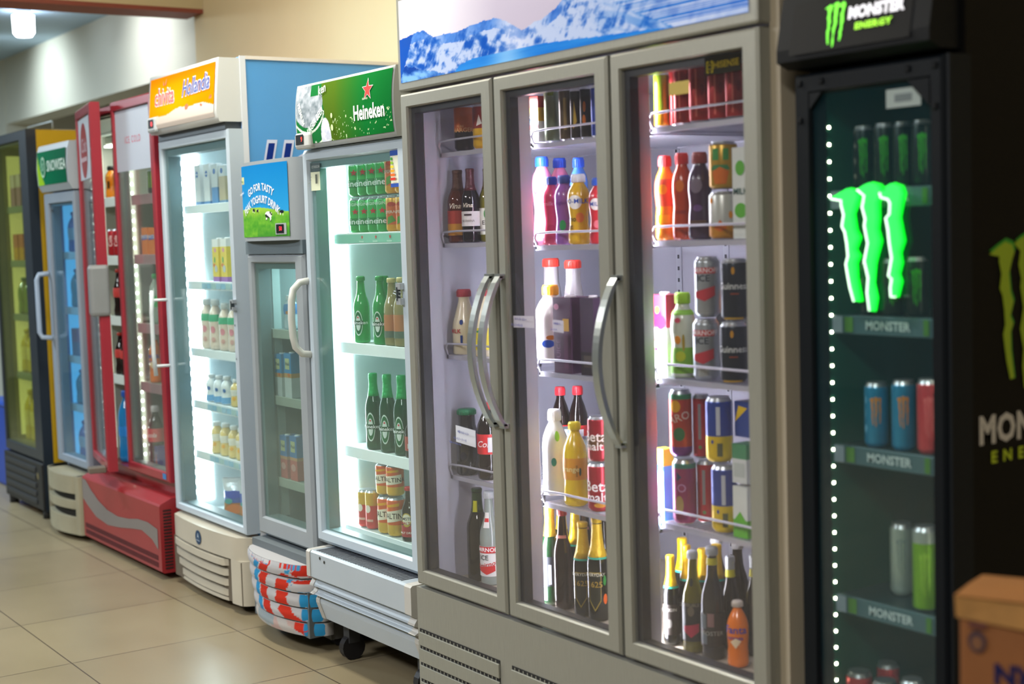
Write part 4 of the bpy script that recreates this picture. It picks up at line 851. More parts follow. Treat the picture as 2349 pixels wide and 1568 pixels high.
for z in (1.081, .840, .545): shelf_solid(YO, .034, .42, z+.0, .062, .50, M('#b4bcae', .5, tex=.06, scale=12), M('#8c9896', .5), .030)
MB().box(.033, .037, .08, .11, .40, 1.30, M('#c8dcd8', .4)).obj('air_duct', YO)
MB().box(.08, .38, .12, .40, 1.333, 1.337, M('#d4f0f4', .5, emis=9)).obj('top_lamp', YO)
for k in range(5):
    z1 = .312-.051*k; z0 = z1-.049 if k < 4 else .060
    cf = lambda x, k=k: -.036-.058*math.sin(PI*(x+.006)/.476)**.75+.006*k
    def swirl(U, V, k=k, z0=z0, z1=z1):
        Z = (z0+(z1-z0)*V-.06)/.26; X = U
        n = vnoise(U, V*.3+Z, 12, 6, 3, 4)
        c = mixc(rgb('#a9abb0'), rgb('#b9b9bc'), n)
        d = np.hypot((X-1.0)*1.0, (Z-.50)*.72); ph = d+.05*(n-.5)
        c = np.where(((ph > .61) & (ph < .70))[..., None], rgb('#2f86b8'), c)
        c = np.where(((ph > .47) & (ph < .59))[..., None], rgb('#b83428'), c)
        c = np.where(((ph > .22) & (ph < .36) & (Z < .75))[..., None], rgb('#c0382a'), c)
        c = np.where(((X > .9) & (Z < .6) & (n > .3))[..., None], rgb('#2f86b8'), c)
        c = np.where(((X > .72) & (Z > .72) & (n > .52))[..., None], rgb('#b83428'), c)
        c = np.where(((X > .8) & (Z > .5) & (n < .40))[..., None], rgb('#3c8cba'), c)
        if k == 4: c = np.where(((X > .22) & (X < .56) & (V > .25))[..., None], rgb('#8c989e'), mixc(c, rgb('#b0aca8'), np.full_like(U, .85)*(X < .82)))
        return c
    lv = curved_box(YO, 'louver', -.006, .470, z0, z1-.004, cf, .05, M('#a8a8aa', .5))
    grid_print('printed_skin', -.004, .468, z0+.001, z1-.005, 90, 12, swirl, lv, yf=lambda u, v, cf=cf: cf(-.006+.476*u)+.035*(1-min(1, min(.474*u, .474*(1-u))/.05))**2-.0012-.004*math.sin(PI*v), rough=.45)
MB().box(.01, .45, -.03, .05, .055, .334, M('#5c656a', .6)).obj('vent_core', YO)
MB().box(.03, .43, .06, .54, .03, .30, M('#5c5c5c', .7)).obj('machine_housing', YO)
for x in (.06, .40): castor(YO, x, .10, .022); castor(YO, x, .48, .022)

# ================================================================ orange sign fridge
CHF = thing('display_fridge', 'tall white fridge with an orange and white juice sign and a light blue side panel', 'fridge', world('CH', 0, 0, 0), ORG['CH'][2])
BLUE = M('#4e94d0', .4, tex=.03, scale=3)
cab(CHF, .70, .69, .04, 2.075, .063, BLUE, None, .03)
b = MB()
for a in ((.062, .084, .04, 2.078), ):
    b.box(.699, .706, a[0], a[1], a[2], a[3], M('#ccd2da', .4))
b.box(.699, .706, .745, .755, .04, 2.078, M('#ccd2da', .4)); b.box(.699, .706, .084, .745, 2.066, 2.079, M('#d4cfc8', .4)); b.obj('panel_trim', CHF)
fr = on_right(.7005, 0, 0)
decal('side_lettering', [('t', 'Hollandia', .435, 1.662, .235, '#c4cce4', {'shear': .35, 'off': .021, 'sx': .62, 'space': 1.12}), ('t', 'Hollandia', .435, 1.662, .235, '#0e2c7c', {'shear': .35, 'off': .0085, 'sx': .62, 'space': 1.12})], fr, CHF)
CI = M('#d4e2e6', .45, tex=.03, scale=5)
liner(CHF, .03, .67, .076, .70, .29, 1.80, CI)
ysc = lambda v: -.040+.020*v**1.3+.012*max(0, .15-v)/.15
prof = [(ysc(k/14)+.002, 1.838+(2.070-1.838)*k/14) for k in range(15)]+[(.070, 2.070), (.070, 1.838)]
MB().extrude_x(prof, -.012, .702, M('#c4c8c8', .4, coat=.2), True).obj('sign_housing', CHF)
def chiv(U, V):
    c = mixc(rgb('#d07c00'), rgb('#dc9c04'), np.exp(-((U-.35)**2+(V-.45)**2)*6)); c = mixc(c, rgb('#c46008'), np.clip((V-.8)*3, 0, .5))
    wave = .27+.05*np.sin(U*5.5-1.9)+.02*np.sin(U*17)
    c = np.where((V < wave)[..., None], mixc(rgb('#b8aea6'), rgb('#d0c8c0'), V*3), c)
    n = vnoise(U, V, 40, 20, 3, 3)
    for cx, cz, r in ((.60, .30, .055), (.82, .27, .022), (.95, .37, .035)):
        c = np.where((np.hypot((U-cx)*1.6, V-cz)+.05*(n-.5) < r)[..., None], mixc(rgb('#e0503c'), rgb('#f08a6c'), n), c)
    return c
grid_print('sign_print', .008, .682, 1.856, 2.056, 150, 60, chiv, CHF, yf=lambda u, v: ysc((.018+.20*v/.232*1.0))-.0012 if False else ysc((1.856+.2*v-1.838)/.232)-.0012, emis=.16, rough=.95, label='orange juice sign with a white wave')
fm = lambda x, z, l: (x, ysc((z-1.838)/.232)-.002-.0006*l, z)
decal('sign_lettering', [('t', 'chivita', .175, 1.975, .092, '#f4efe8', {'off': .0048, 'sx': .90}), ('t', 'Hollandia', .500, 1.988, .086, '#f0eef4', {'off': .0042, 'shear': .3, 'sx': .84, 'rot': .03}), ('t', 'chivita', .175, 1.975, .092, '#c42c14', {'off': .0014, 'sx': .90}), ('t', 'Hollandia', .500, 1.988, .086, '#0e2c8c', {'off': .0010, 'shear': .3, 'sx': .84, 'rot': .03}), ('p', [(.18, 2.02), (.19, 2.02), (.20, 2.045)], '#dc4028'), ('p', [(.165, 2.02), (.175, 2.02), (.165, 2.04)], '#dc4028')], fm, CHF, L=.03, emis=.04)
MB().box(-.004, .09, -.046, -.01, 1.845, 1.905, M('#a8b0b4', .45), .01).obj('control_housing', CHF)
decal('temperature_display', [('r', .020, 1.862, .076, 1.896, '#20181c'), ('e', .058, 1.878, .010, .010, M('#d02020', .5, emis=1.2))], on_front(0, 0, -.0465), CHF)
MB().box(.0, .69, .0, .07, 1.812, 1.838, M('#3c444c', .5)).obj('header_gap', CHF)
dd = door(CHF, -.008, .706, .303, 1.812, .034, .020, .030, .034, WB, G1, y1=.062, gask=M('#54727c', .5), gw=.030, bev=.006)
b = MB().tube([(-.012, -.055, .86), (-.014, -.060, .95), (-.014, -.060, 1.12), (-.012, -.055, 1.21)], .009, M('#c4ccd0', .35), 8)
for z in (.90, 1.17): b.tube([(.006, .002, z), (-.013, -.056, z)], .006, M('#c4ccd0', .35), 8)
b.obj('handle', dd)
b = MB().box(.686, .712, -.012, .004, 1.172, 1.185, CH_).box(.686, .712, -.012, .004, 1.145, 1.158, CH_).box(.695, .703, -.014, -.002, 1.15, 1.18, M('#50585c', .4, .6)); b.obj('door_lock', dd)
for hz_ in (1.09, .965): decal('screw_hole', [('e', .700, hz_, .003, .004, '#3c4448')], on_front(0, 0, -.0005), dd)
MB().box(.0365, .041, .085, .150, .33, 1.77, M('#f2fbff', .5, emis=15)).obj('lamp_strip', CHF)
b = MB()
for k in range(34): b.box(.034, .040, .0765, .0825, .36+.041*k, .378+.041*k, M('#ffffff', .5, emis=16))
b.obj('lamp_dots', CHF)
MB().box(.10, .64, .09, .11, 1.783, 1.792, M('#f2fbff', .5, emis=8)).obj('top_lamp', CHF)
for i, z in enumerate((1.547, 1.241, .968, .753, .545)):
    s = shelf_solid(CHF, .044, .664, z, .078, .62, M('#eef4f6', .4), M('#c8d6da', .5), .032)
    if i in (1, 3, 4): decal('price_strip', [('r', .20+.05*k, z-.026, .245+.05*k, z-.004, ('#9cc4d8', '#88b8d0', '#a8c8c8')[k % 3]) for k in range(9)], on_front(0, 0, .0775), s)
uprights(CHF, (.16, .54), .693, .34, 1.76, M('#b8ccd2', .4, .2), M('#6c8088', .6))
t = thing('cardboard_box', 'white cardboard box lying at the back of the bottom of the orange sign fridge', 'box', world('CH', .16, .50, .2965), 0)
MB().box(-.10, .12, -.12, .12, 0, .16, M('#d8d4c8', .6, tex=.04), .003).obj('box_body', t)
decal('printed_label', [('r', -.09, .01, .11, .02, '#c88c4c')], on_front(0, 0, -.1205), t)
cb = lambda x: -.016-.030*math.sin(PI*min(1, max(0, (x+.01)/.73)))**.8
BEI = M('#b2ad9e', .45, tex=.06, scale=5)
cbx = curved_box(CHF, 'base_panel', -.008, .722, .205, .292, cb, .07, BEI)
for k in range(4):
    z = .200-.040*k; curved_box(CHF, 'louver', .0, .600, z-.030, z-.004, lambda x, k=k: cb(x)-.004+.005*k, .0, BEI)
curved_box(CHF, 'side_trim', .600, .722, .035, .205, lambda x: cb(x) , .07, BEI, rc=.03)
curved_box(CHF, 'bottom_trim', -.002, .602, .032, .044, lambda x: cb(x)+.012, .06, BEI)
MB().box(.01, .70, -.02, .07, .035, .20, M('#5c5346', .7)).obj('vent_core', CHF)
decal('round_badge', [('e', .350, .246, .030, .028, '#27415e'), ('t', 'A', .350, .252, .028, '#a8b8c8'), ('t', 'SKYRUN', .350, .234, .010, '#a8b8c8')], lambda x, z, l: (x, cb(x)-.0016-.0006*l, z), CHF, L=.01)

# ================================================================ red two door fridge
RE = thing('display_fridge', 'red two door fridge with its left glass door swung ajar', 'fridge', world('RE', 0, 0, 0), 0)
RED = M('#8c2230', .35, coat=.3, tex=.05, scale=5); REDB = M('#8a2026', .4, coat=.2, tex=.06, scale=4); RI = M('#c0c4b6', .5, tex=.04, scale=5)
cab(RE, .99, .624, .36, 2.02, .049, RED, None, .028)
liner(RE, .028, .962, .056, .64, .372, 1.985, RI)
b = MB().box(.10, .96, .06, .16, 1.90, 1.975, M('#c4d0c4', .45), .01).box(.10, .96, .10, .30, 1.86, 1.90, M('#b8bca8', .5), .01); b.obj('fan_cover', RE)
RG = glass_mat((.94, .97, .96), .05, '#c8d4d0')
d2 = door(RE, .488, .985, .400, 2.020, .030, .036, .040, .040, RED, RG, y1=.048, gask=M('#5c6464', .5), gw=.018)
decal('door_banner', [('r', .522, 1.715, .945, 1.975, M('#a9b3c4', .5)), ('t', 'ICE COLD', .73, 1.845, .042, '#c06c80', {'space': 1.35, 'sx': .8})], on_front(0, 0, .0095), d2)
decal('blue_sticker', [('r', .915, .412, .955, .436, '#3c78b0')], on_front(0, 0, -.0005), d2)
d1 = door(RE, .0, .505, .400, 2.022, .030, .046, .040, .040, RED, RG, y1=.044, gask=M('#54464c', .5), gw=.010)
decal('door_banner', [('r', .034, 1.70, .456, 1.975, M('#a9b3c0', .5)), ('e', .20, 1.83, .115, .125, '#8c3236'), ('t', 'Cola', .20, 1.85, .09, '#b49aa4', {'shear': .3}), ('r', .10, 1.78, .30, 1.80, '#b49aa4')], on_front(0, 0, .0095), d1)
MB().box(.442, .520, -.038, .048, 1.09, 1.315, M('#7a7e80', .45, tex=.05, scale=10), .016).obj('handle', d1)
MB().box(.395, .460, -.075, .0, .392, .418, M('#6c645a', .5, .3), .004).obj('door_closer', d1)
d1.rotation_euler = (0, 0, math.radians(-10.9)); d1.location = (.004, .0, 0)
DOT = M('#f4faf4', .5, emis=60)
b = MB()
for k in range(38):
    z = .46+.040*k
    b.box(.0295, .0315, .056, .061, z, z+.008, DOT)
for k in range(36):
    z = .44+.040*k; b.box(.9535, .9555, .066, .072, z, z+.010, DOT)
b.box(.0285, .0295, .0500, .0555, .44, 1.98, M('#c8d4d4', .5)).box(.0285, .0295, .0555, .0615, .44, 1.98, M('#dfe8d4', .5, emis=1.0)).box(.0345, .0350, .064, .110, .44, 1.98, M('#dfe8d4', .5, emis=1.0)).obj('lamp_strip', RE)  # glowing rails under the dots, added to brighten the interior
o = MB().box(.474, .512, .060, .095, .38, 1.98, M('#eef0e2', .5), .003).obj('divider', RE)
b = MB().box(.5120, .5128, .0665, .0850, .40, 1.96, M('#dfe8d4', .5, emis=1.0))  # glowing rail added to brighten the divider; dots repeat the reflected LED row
for k in range(38):
    z = .46+.040*k; b.box(.5125, .5145, .070, .075, z, z+.009, DOT)
b.obj('lamp_strip', o)
MB().box(.10, .90, .10, .16, 1.852, 1.858, M('#f4faf4', .5, emis=9)).obj('top_lamp', RE)
for z in (1.614, 1.348, 1.071, .80):
    shelf_solid(RE, .040, .468, z, .064, .56, M('#cdd4d0', .4), M('#b8c0b8', .5), .040)
for z in (1.612, 1.352, 1.05, .79):
    shelf_solid(RE, .520, .948, z, .064, .56, M('#a8848c', .5), M('#a0a89c', .5), .040)
BV = [(.0, .34), (-.05, .318), (-.055, .310), (-.055, .035), (-.045, .028), (.05, .028), (.05, .34)]
MB().extrude_x(BV, -.004, 1.000, REDB).obj('base_panel', RE)
wv = []
up = [(0, .308), (.05, .306), (.12, .270), (.22, .232), (.34, .205), (.48, .195), (.62, .205), (.74, .222), (.86, .226), (.97, .212)]
lo = [(.97, .125), (.90, .160), (.78, .180), (.66, .168), (.50, .148), (.34, .135), (.18, .150), (.06, .190), (0, .215)]
sm = lambda P: [(float(x), float(np.interp(x, [p[0] for p in sorted(P)], [p[1] for p in sorted(P)]))) for x in np.linspace(P[0][0], P[-1][0], 9)]
decal('grey_wave', [('p', [(x, min(.308, z)) for x, z in up+lo], '#77716e')], on_front(0, 0, -.0555), RE)
v = MB()
for r in range(2):
    for k in range(60): v.box(.02+.0158*k, .029+.0158*k, -.0562, -.055, .048+.030*r, .070+.030*r, M('#3c1216', .7))
v.obj('vent_slots', RE)
v = MB()
for k in range(19): v.box(1.000, 1.0012, -.040, -.005, .045+.0135*k, .052+.0135*k, M('#1c0a0c', .7))
v.obj('side_vent', RE)
MB().box(.0, .99, .05, .67, .04, .36, REDB).obj('machine_housing', RE)
for x in (.05, .95):
    for y in (.08, .62): MB().lathe([(.02, 0), (.02, .045)], M('#1c1c1c', .6), 10, x, y).obj('foot', RE)

# ================================================================ snow fridge (green sign, far)
SN = thing('display_fridge', 'narrow grey fridge with a small dark green sign and blue lit shelves', 'fridge', world('SN', 0, 0, 0), 0)
SG = M('#7e8a98', .45, tex=.04, scale=5)
cab(SN, .47, .555, .30, 1.90, .047, SG, None, .026)
SI = M('#3c88c4', .5)
liner(SN, .026, .444, .056, .58, .33, 1.655, SI)
prof = [(-.004, 1.668), (-.022, 1.700), (-.026, 1.78), (-.020, 1.86), (-.01, 1.892), (.05, 1.892), (.05, 1.668)]
MB().extrude_x(prof, -.006, .476, M('#98a2aa', .45)).obj('sign_housing', SN)
def snow(U, V):
    c = mixc(rgb('#0c6c48'), rgb('#08543c'), U); return np.where((U+.25*V < .22)[..., None], rgb('#8ab428'), c)
grid_print('sign_print', .010, .458, 1.70, 1.862, 60, 20, snow, SN, yf=lambda u, v: -.028+.008*abs(v-.5), rough=.4, emis=.12, label='dark green sign')
decal('sign_lettering', [('t', 'SNOWSEA', .32, 1.785, .072, '#c8dcd4', {'off': .001, 'sx': .85}), ('e', .115, 1.785, .036, .05, '#a8ccb8'), ('e', .115, 1.785, .028, .04, '#0c6c48'), ('t', 'S', .115, 1.785, .05, '#a8ccb8')], on_front(0, 0, -.0295), SN, emis=.1)
dd = door(SN, .0, .470, .338, 1.660, .070, .030, .040, .050, SG, glass_mat((.80, .90, .95), .05, '#9cc4d8'), y1=.046, gask=M('#6c8ca0', .5), gw=.012)
MB().tube([(.02, .002, 1.27), (.0, -.045, 1.265), (-.005, -.055, 1.24), (-.005, -.055, .98), (.0, -.045, .955), (.02, .002, .95)], .012, M('#9caec4', .35), 8).obj('handle', dd)
note(dd, .075, .11, 1.57, 1.585, .0095, '#3c4448', None, 'sticker')
MB().box(.0325, .035, .08, .15, .36, 1.62, M('#58b8e8', .5, emis=1.0)).obj('lamp_strip', SN)
for z in (1.37, 1.10, .86, .62): shelf_solid(SN, .036, .438, z, .062, .50, M('#a4cce0', .4), M('#74a8c8', .5), .034)
CR = M('#8f8a74', .5, tex=.12, scale=9)
curved_box(SN, 'vent_core', .0, .46, .035, .30, lambda x: -.035-.03*math.sin(PI*x/.46), .05, M('#141412', .8))
for z0, z1 in ((.226, .310), (.152, .192), (.030, .112)):
    curved_box(SN, 'louver', -.03, .47, z0, z1, lambda x: -.045-.045*math.sin(PI*min(1, max(0, (x+.03)/.50))), .04, CR)
for x0_, x1_ in ((-.03, .03), (.42, .47)): curved_box(SN, 'side_trim', x0_, x1_, .03, .31, lambda x: -.046-.045*math.sin(PI*min(1, max(0, (x+.03)/.50))), .04, CR, rc=.01)
MB().box(.0, .47, .05, .60, .03, .30, M('#77786c', .6)).obj('machine_housing', SN)

# ================================================================ black framed yellow fridge (far left)
BL = thing('display_fridge', 'black framed fridge with a bright yellow side at the far left of the row', 'fridge', world('BL', 0, 0, 0), 0)
BK = M('#1b2530', .4, coat=.2, tex=.05, scale=5); YE = M('#c8a008', .4, tex=.04, scale=2)
cab(BL, .70, .70, .29, 1.995, .051, YE, None, .028, x0=-.70)
YI2 = M('#74742c', .5, tex=.06, scale=3)  # yellow glow and glass reflections put into the liner colour
liner(BL, -.672, -.028, .056, .72, .34, 1.95, YI2)
dd = door(BL, -.70, .0, .298, 1.998, .030, .128, .055, .050, BK, glass_mat((.88, .92, .80), .05, '#a8b060'), y1=.05, gask=M('#283038', .5), gw=.012)
MB().box(-.006, .001, .0, .052, .04, 1.998, BK).obj('side_frame', BL)
MB().box(-.700, -.002, -.012, .05, .045, .290, M('#17191c', .5), .006).obj('base_panel', BL)
for k in range(5): MB().box(-.67, -.10, -.018, -.011, .070+.042*k, .096+.042*k, M('#23262b', .5), .003).obj('louver', BL)
decal('key_lock', [('r', -.085, .205, -.055, .235, '#6c6448')], on_front(0, 0, -.0125), BL)
MB().box(-.70, .0, .05, .75, .045, .29, M('#2a2c20', .6)).obj('machine_housing', BL)
for x in (-.66, -.04):
    for y in (.02, .70): MB().lathe([(.025, 0), (.025, .05)], M('#121212', .6), 10, x, y).obj('foot', BL)
MB().box(-.6655, -.663, .08, .15, .37, 1.90, M('#e4ec8c', .5, emis=.45)).obj('lamp_strip', BL)
for z in (1.62, 1.33, 1.04, .72): shelf_solid(BL, -.664, -.032, z, .064, .60, M('#707c58', .5), M('#68745c', .5), .034)

# ================================================================ black drinks fridge (right)
MO = thing('display_fridge', 'black fridge with a glowing green neon claw on its glass door', 'fridge', world('MO', 0, 0, 0), 0)
BK2 = M('#0b0e12', .5, kind='matte'); BK3 = M('#0e1318', .45, kind='matte')
cab(MO, .375, .63, .05, 1.90, .046, M('#080706', .55, kind='matte'), None, .024)
liner(MO, .024, .351, .058, .62, .30, 1.675, M('#0c4058', .45), left=M('#145040', .4))  # left wall tinted green to stand in for the green reflection
hd = [(-.010, 1.700), (-.040, 1.712), (-.040, 1.735), (-.020, 1.835), (.05, 1.86), (.05, 1.700)]
MB().extrude_x(hd, -.004, .366, BK2).obj('sign_housing', MO)
ysm = lambda z: -.040+.020*(z-1.735)/.10
fm = lambda x, z, l: (x, ysm(z)-.0006*l-.0006, z)
decal('sign_panel', [('r', .032, 1.722, .325, 1.822, M('#060708', .5, kind='matte'))], fm, MO)
decal('sign_lettering', [('c', .140, 1.768, .052, .084, M('#6cf028', .4, emis=.9)), ('t', 'MONSTER', .240, 1.783, .030, M('#e8e8f0', .4, emis=.75), {'off': .0016, 'sx': .95}), ('t', 'ENERGY', .238, 1.757, .016, M('#98e818', .4, emis=.8), {'off': .0009, 'sx': 1.3, 'space': 1.15})], lambda x, z, l: (x, ysm(z)-.0006*l-.0016, z), MO)
dd = door(MO, .0, .362, .30, 1.690, .042, .030, .05, .038, BK3, glass_mat((.93, .97, .97), .04, '#4c8498'), y1=.045, gask=M('#06140e', .5), gw=-.003)
for cx, s, w in ((.042, 1, .032), (.332, -1, .050)):
    MB().add([(cx, .0, 1.652), (cx+s*w, .0, 1.652), (cx, .0, 1.652-w), (cx, .009, 1.652), (cx+s*w, .009, 1.652), (cx, .009, 1.652-w)], [(0, 1, 2), (3, 5, 4), (1, 4, 5, 2)], BK3).obj('corner_bracket', dd)
for x, z in ((.018, 1.672), (.018, 1.60), (.075, 1.672), (.285, 1.672), (.345, 1.672), (.345, 1.60)): MB().box(x-.006, x+.006, -.004, .0, z-.006, z+.006, BK2, .002).obj('bolt', dd)
NG = M('#22f050', .4, emis=1.1); NW = M('#d8ffe0', .4, emis=1.6); NH = M('#00d020', .4, emis=1.3)
ctr = (.182, 1.352)
def neon(off, k): return lambda x, z, l: (x, .004-k, z)
nb = MB()
for tri in claw2d(ctr[0], ctr[1], .172, .240):
    nb.add([(p[0], y, p[1]) for y in (.006, -.004) for p in tri], [(0, 1, 2), (3, 5, 4), (0, 3, 4, 1), (1, 4, 5, 2), (2, 5, 3, 0)], NG)
for st in CL:
    cx_ = sum(p[0] for p in st)/len(st)
    for tri in poly2d([(ctr[0]+((cx_+(x-cx_)*1.28-440)/725)*.172, ctr[1]+((740-(y-(y-740)*-.015))/1310)*.240) for x, y in st]):
        nb.add([(p[0], .0072, p[1]) for p in tri], [(0, 1, 2)], NH)  # halo of the glow drawn as wider glowing shapes behind the strokes
nb.obj('neon_claw', dd, 'green neon claw sign with three strokes')
wb = MB()
for st in CL:      # pale reflection on each stroke's left edge, built as a glowing tube
    P = [(ctr[0]+((x-440)/725)*.172, ctr[1]+((740-y)/1310)*.240) for x, y in st]
    iz = min(range(len(P)), key=lambda i: P[i][1])
    side = P[iz:] if st is not CL[1] else P[iz+1:]
    side = [p for p in side]+[P[0]]
    wb.tube([(x+.0035, -.006, z) for x, z in side], .0019, NW, 5)
wb.obj('edge_reflection', dd)
note(dd, .226, .306, 1.606, 1.640, .0095, '#9aa8a8', [('r', .246, 1.616, .286, 1.630, '#6c787c')], 'sticker')
b = MB()
for k in range(38):
    z = .335+.0338*k; b.box(.0305, .0325, .063, .067, z, z+.0045, M('#fff0d0', .5, emis=28))
b.obj('lamp_dots', MO)
b = MB()
for k in range(38):
    z = .335+.0338*k; b.box(.3425, .3445, .075, .080, z, z+.006, M('#fff0d0', .5, emis=40))
b.obj('lamp_dots', MO)
for z in (1.460, 1.214, .955, .650, .345):
    s = shelf_solid(MO, .034, .345, z, .066, .50, M('#47666c', .4, .1), M('#1c3438', .5), .034)
    decal('shelf_lettering', [('r', .034, z-.032, .060, z+.001, '#a8b8c8'), ('r', .066, z-.030, .088, z, '#5c8c3c'), ('t', 'MONSTER', .175, z-.016, .024, '#c4d4d4', {'off': .0006}), ('r', .262, z-.03, .275, z, '#4c7c34')], on_front(0, 0, .0655), s)
fr = on_right(.3755, 0, 0)
NGm = M('#8ca60c', .5); 
decal('side_claw', [('c', .203, 1.2265, .195, .292, M('#1c8a10', .5)), ('c', .198, 1.2235, .186, .284, NGm)], fr, MO)
decal('side_lettering', [('t', 'MONSTER', .228, 1.012, .070, M('#b8b4ac', .5), {'off': .0028, 'sx': .92, 'space': 1.08}), ('t', 'ENERGY', .215, .962, .030, M('#a4b80c', .5), {'off': .001, 'space': 1.9, 'sx': 1.2})], fr, MO)
MB().box(.370, .3765, .0, .058, .05, 1.69, BK3).obj('side_frame', MO)
MB().box(.0, .362, .0, .055, .05, .295, BK3).obj('base_panel', MO)

# ================================================================ things on and around the fridges
t = thing('cardboard_box', 'brown cardboard cereal box with torn tape edge in front of the black fridge', 'box', (-1.318, 1.66, .562), math.radians(22))
CB = M('#74461e', .8, tex=.10, scale=12); CB2 = M('#8c6430', .8, tex=.16, scale=24)
MB().box(0, .42, 0, .14, 0, .295, CB, .004).obj('box_body', t)
b = MB()
b.add([(-.004, -.003, .270), (.10, -.005, .262), (.16, -.004, .272), (.26, -.005, .280), (.42, -.003, .276), (-.006, -.002, .302), (.08, .0, .300), (.2, .0, .299), (.32, .0, .299), (.422, 0, .299)], [(0, 1, 6, 5), (1, 2, 7, 6), (2, 3, 8, 7), (3, 4, 9, 8)], CB2)
b.add([(-.006, -.004, .302), (.424, -.003, .300), (.424, .07, .303), (-.006, .07, .303), (-.006, .142, .300), (.424, .142, .306)], [(0, 1, 2, 3), (3, 2, 5, 4)], M('#94602c', .8, tex=.08, scale=10)); b.obj('top_flap', t)
decal('printed_label', [('t', 'MORN', .108, .196, .040, '#1c1c40', {'rot': PI, 'off': .002}), ('t', 'GOLDEN', .150, .152, .050, '#1c1c40', {'rot': PI, 'off': .003}), ('e', .026, .238, .013, .016, '#3c3038'), ('e', .026, .236, .008, .010, '#6c4c38'), ('r', .014, .258, .040, .266, '#5c3a34'), ('r', .115, .245, .19, .268, '#74481c')], on_front(0, 0, -.0005), t)
t2 = thing('cardboard_box', 'lower brown cardboard box carrying the torn cereal box', 'box', (-1.325, 1.655, 0), math.radians(22))
MB().box(0, .44, 0, .31, 0, .560, CB, .004).obj('box_body', t2)
t = thing('wire_rack', 'folded white wire rack lying on top of the yellow sided fridge', 'rack', world('BL', -.35, .30, 2.0))
b = MB(); WM = M('#aab4b8', .4, .3)
for x in (-.2, -.1, 0, .1, .2): b.tube([(x, -.12, .004), (x, .25, .004)], .004, WM, 6)
for y, h in ((-.12, .05), (.25, .05)): b.tube([(-.22, y, .004), (-.22, y, h), (.22, y, h), (.22, y, .004)], .004, WM, 6)
b.tube([(.22, -.12, .004), (.22, .25, .004)], .004, WM, 6); b.obj('wire_frame', t)
t = thing('black_tray', 'flat black tray lying behind the wire rack on top of the far left fridge', 'tray', world('BL', -.40, .66, 1.998))
MB().box(-.22, .22, -.07, .07, .0, .03, M('#14202c', .5), .008).obj('tray_body', t)
t = thing('storage_bin', 'blue plastic bin on the floor at the left edge', 'bin', (-8.60, 2.30, 0))
MB().box(-.3, .28, -.05, .4, .0, .50, M('#1c3c8c', .4), .02).box(-.31, .29, -.06, .41, .48, .51, M('#24489c', .4), .008).obj('bin_body', t)
t = thing('storage_cabinet', 'orange cabinet edge behind the blue bin at the left edge', 'cabinet', (-8.24, 2.30, 0))
MB().box(-.04, .08, 0, .5, .03, 1.3, M('#b0701c', .5), .006).obj('cabinet_body', t)
def paper(): 
    t = thing('folded_papers', 'crumpled white papers on the top shelf of the small fridge', 'papers', world('YO', .10, .16, 1.0875))
    b = MB()
    for k, (a, s) in enumerate(((.2, 1), (-.3, .8), (.6, .7))):
        ca, sa = math.cos(a), math.sin(a); vs = []
        for j in range(5):
            for i in range(5):
                x = (-.05+.025*i)*s; y = (-.03+.015*j)*s; vs.append((x*ca-y*sa+.008*k, x*sa+y*ca+.01, .004+.012*k+.006*math.sin(9*x*20+j)+.004*((i+j) % 2)))
        b.add(vs, [(j*5+i, j*5+i+1, (j+1)*5+i+1, (j+1)*5+i) for i in range(4) for j in range(4)], M('#dfe6e4', .6))
    b.obj('paper_sheets', t)
paper()
# ---- drinks in the two far fridges
K.update({'sn_blue': B('pet', '#2c6cc8', cap='#2440b0', clear=False, label=[(.3, .6, '#7cb4d8')]), 'sn_pack': BOX([(0, .5, '#6c90b8'), (.5, 1, '#8c7ca8')]), 'sn_teal': B('pet', '#4c9cc0', cap='#3c7cc0', clear=False),
          'bl_yel': B('pet', '#c8b414', cap='#d8c820', clear=False, label=[(.3, .6, '#d8cc60')]), 'bl_org': BOX([(0, .5, '#c88c18'), (.5, 1, '#b86440')]), 'bl_grn': B('pet', '#6c8430', cap='#3c6c2c', clear=False), 'bl_pk': BOX([(0, .6, '#9c6c74'), (.6, 1, '#c8b8a0')])})
NAMES.update({'sn_b': 'water_bottle', 'sn_p': 'drink_pack', 'sn_t': 'water_bottle', 'bl_y': 'soda_bottle', 'bl_o': 'drink_pack', 'bl_g': 'soda_bottle', 'bl_p': 'drink_pack'})
ORD = ('leftmost', 'second from the left', 'third from the left', 'fourth from the left', 'rightmost')
LV = {1.37: 'top', 1.10: 'second', .86: 'third', .62: 'fourth', .345: 'bottom', 1.62: 'top', 1.33: 'second', 1.04: 'third', .72: 'fourth', .3465: 'bottom'}
for z, k, c, h in ((1.37, 'sn_blue', 'blue water bottle', .20), (1.10, 'sn_teal', 'teal water bottle', .19), (.86, 'sn_pack', 'violet blue drink pack', .14), (.62, 'sn_teal', 'teal water bottle', .17), (.345, 'sn_blue', 'blue water bottle', .19)):
    for i in range(5): place(k, 'SN', .10+.075*i, .115, z, h, .07, f'{ORD[i]} {c}, {LV[z]} shelf of the blue lit narrow fridge', 'drinks in the blue lit narrow fridge')
for z, k, c, h in ((1.62, 'bl_pk', 'pink and cream pack', .18), (1.33, 'bl_org', 'orange pack', .15), (1.04, 'bl_grn', 'green bottle', .20), (.72, 'bl_yel', 'yellow soda bottle', .24), (.3465, 'bl_yel', 'yellow soda bottle', .28)):  # made-up drinks; the yellow ones stand in for a yellow reflection
    for i in range(5): place(k, 'BL', -.58+.11*i, .12, z, h, .08, f'{ORD[i]} {c}, {LV[z]} shelf of the far left black fridge', 'drinks in the far left black fridge')
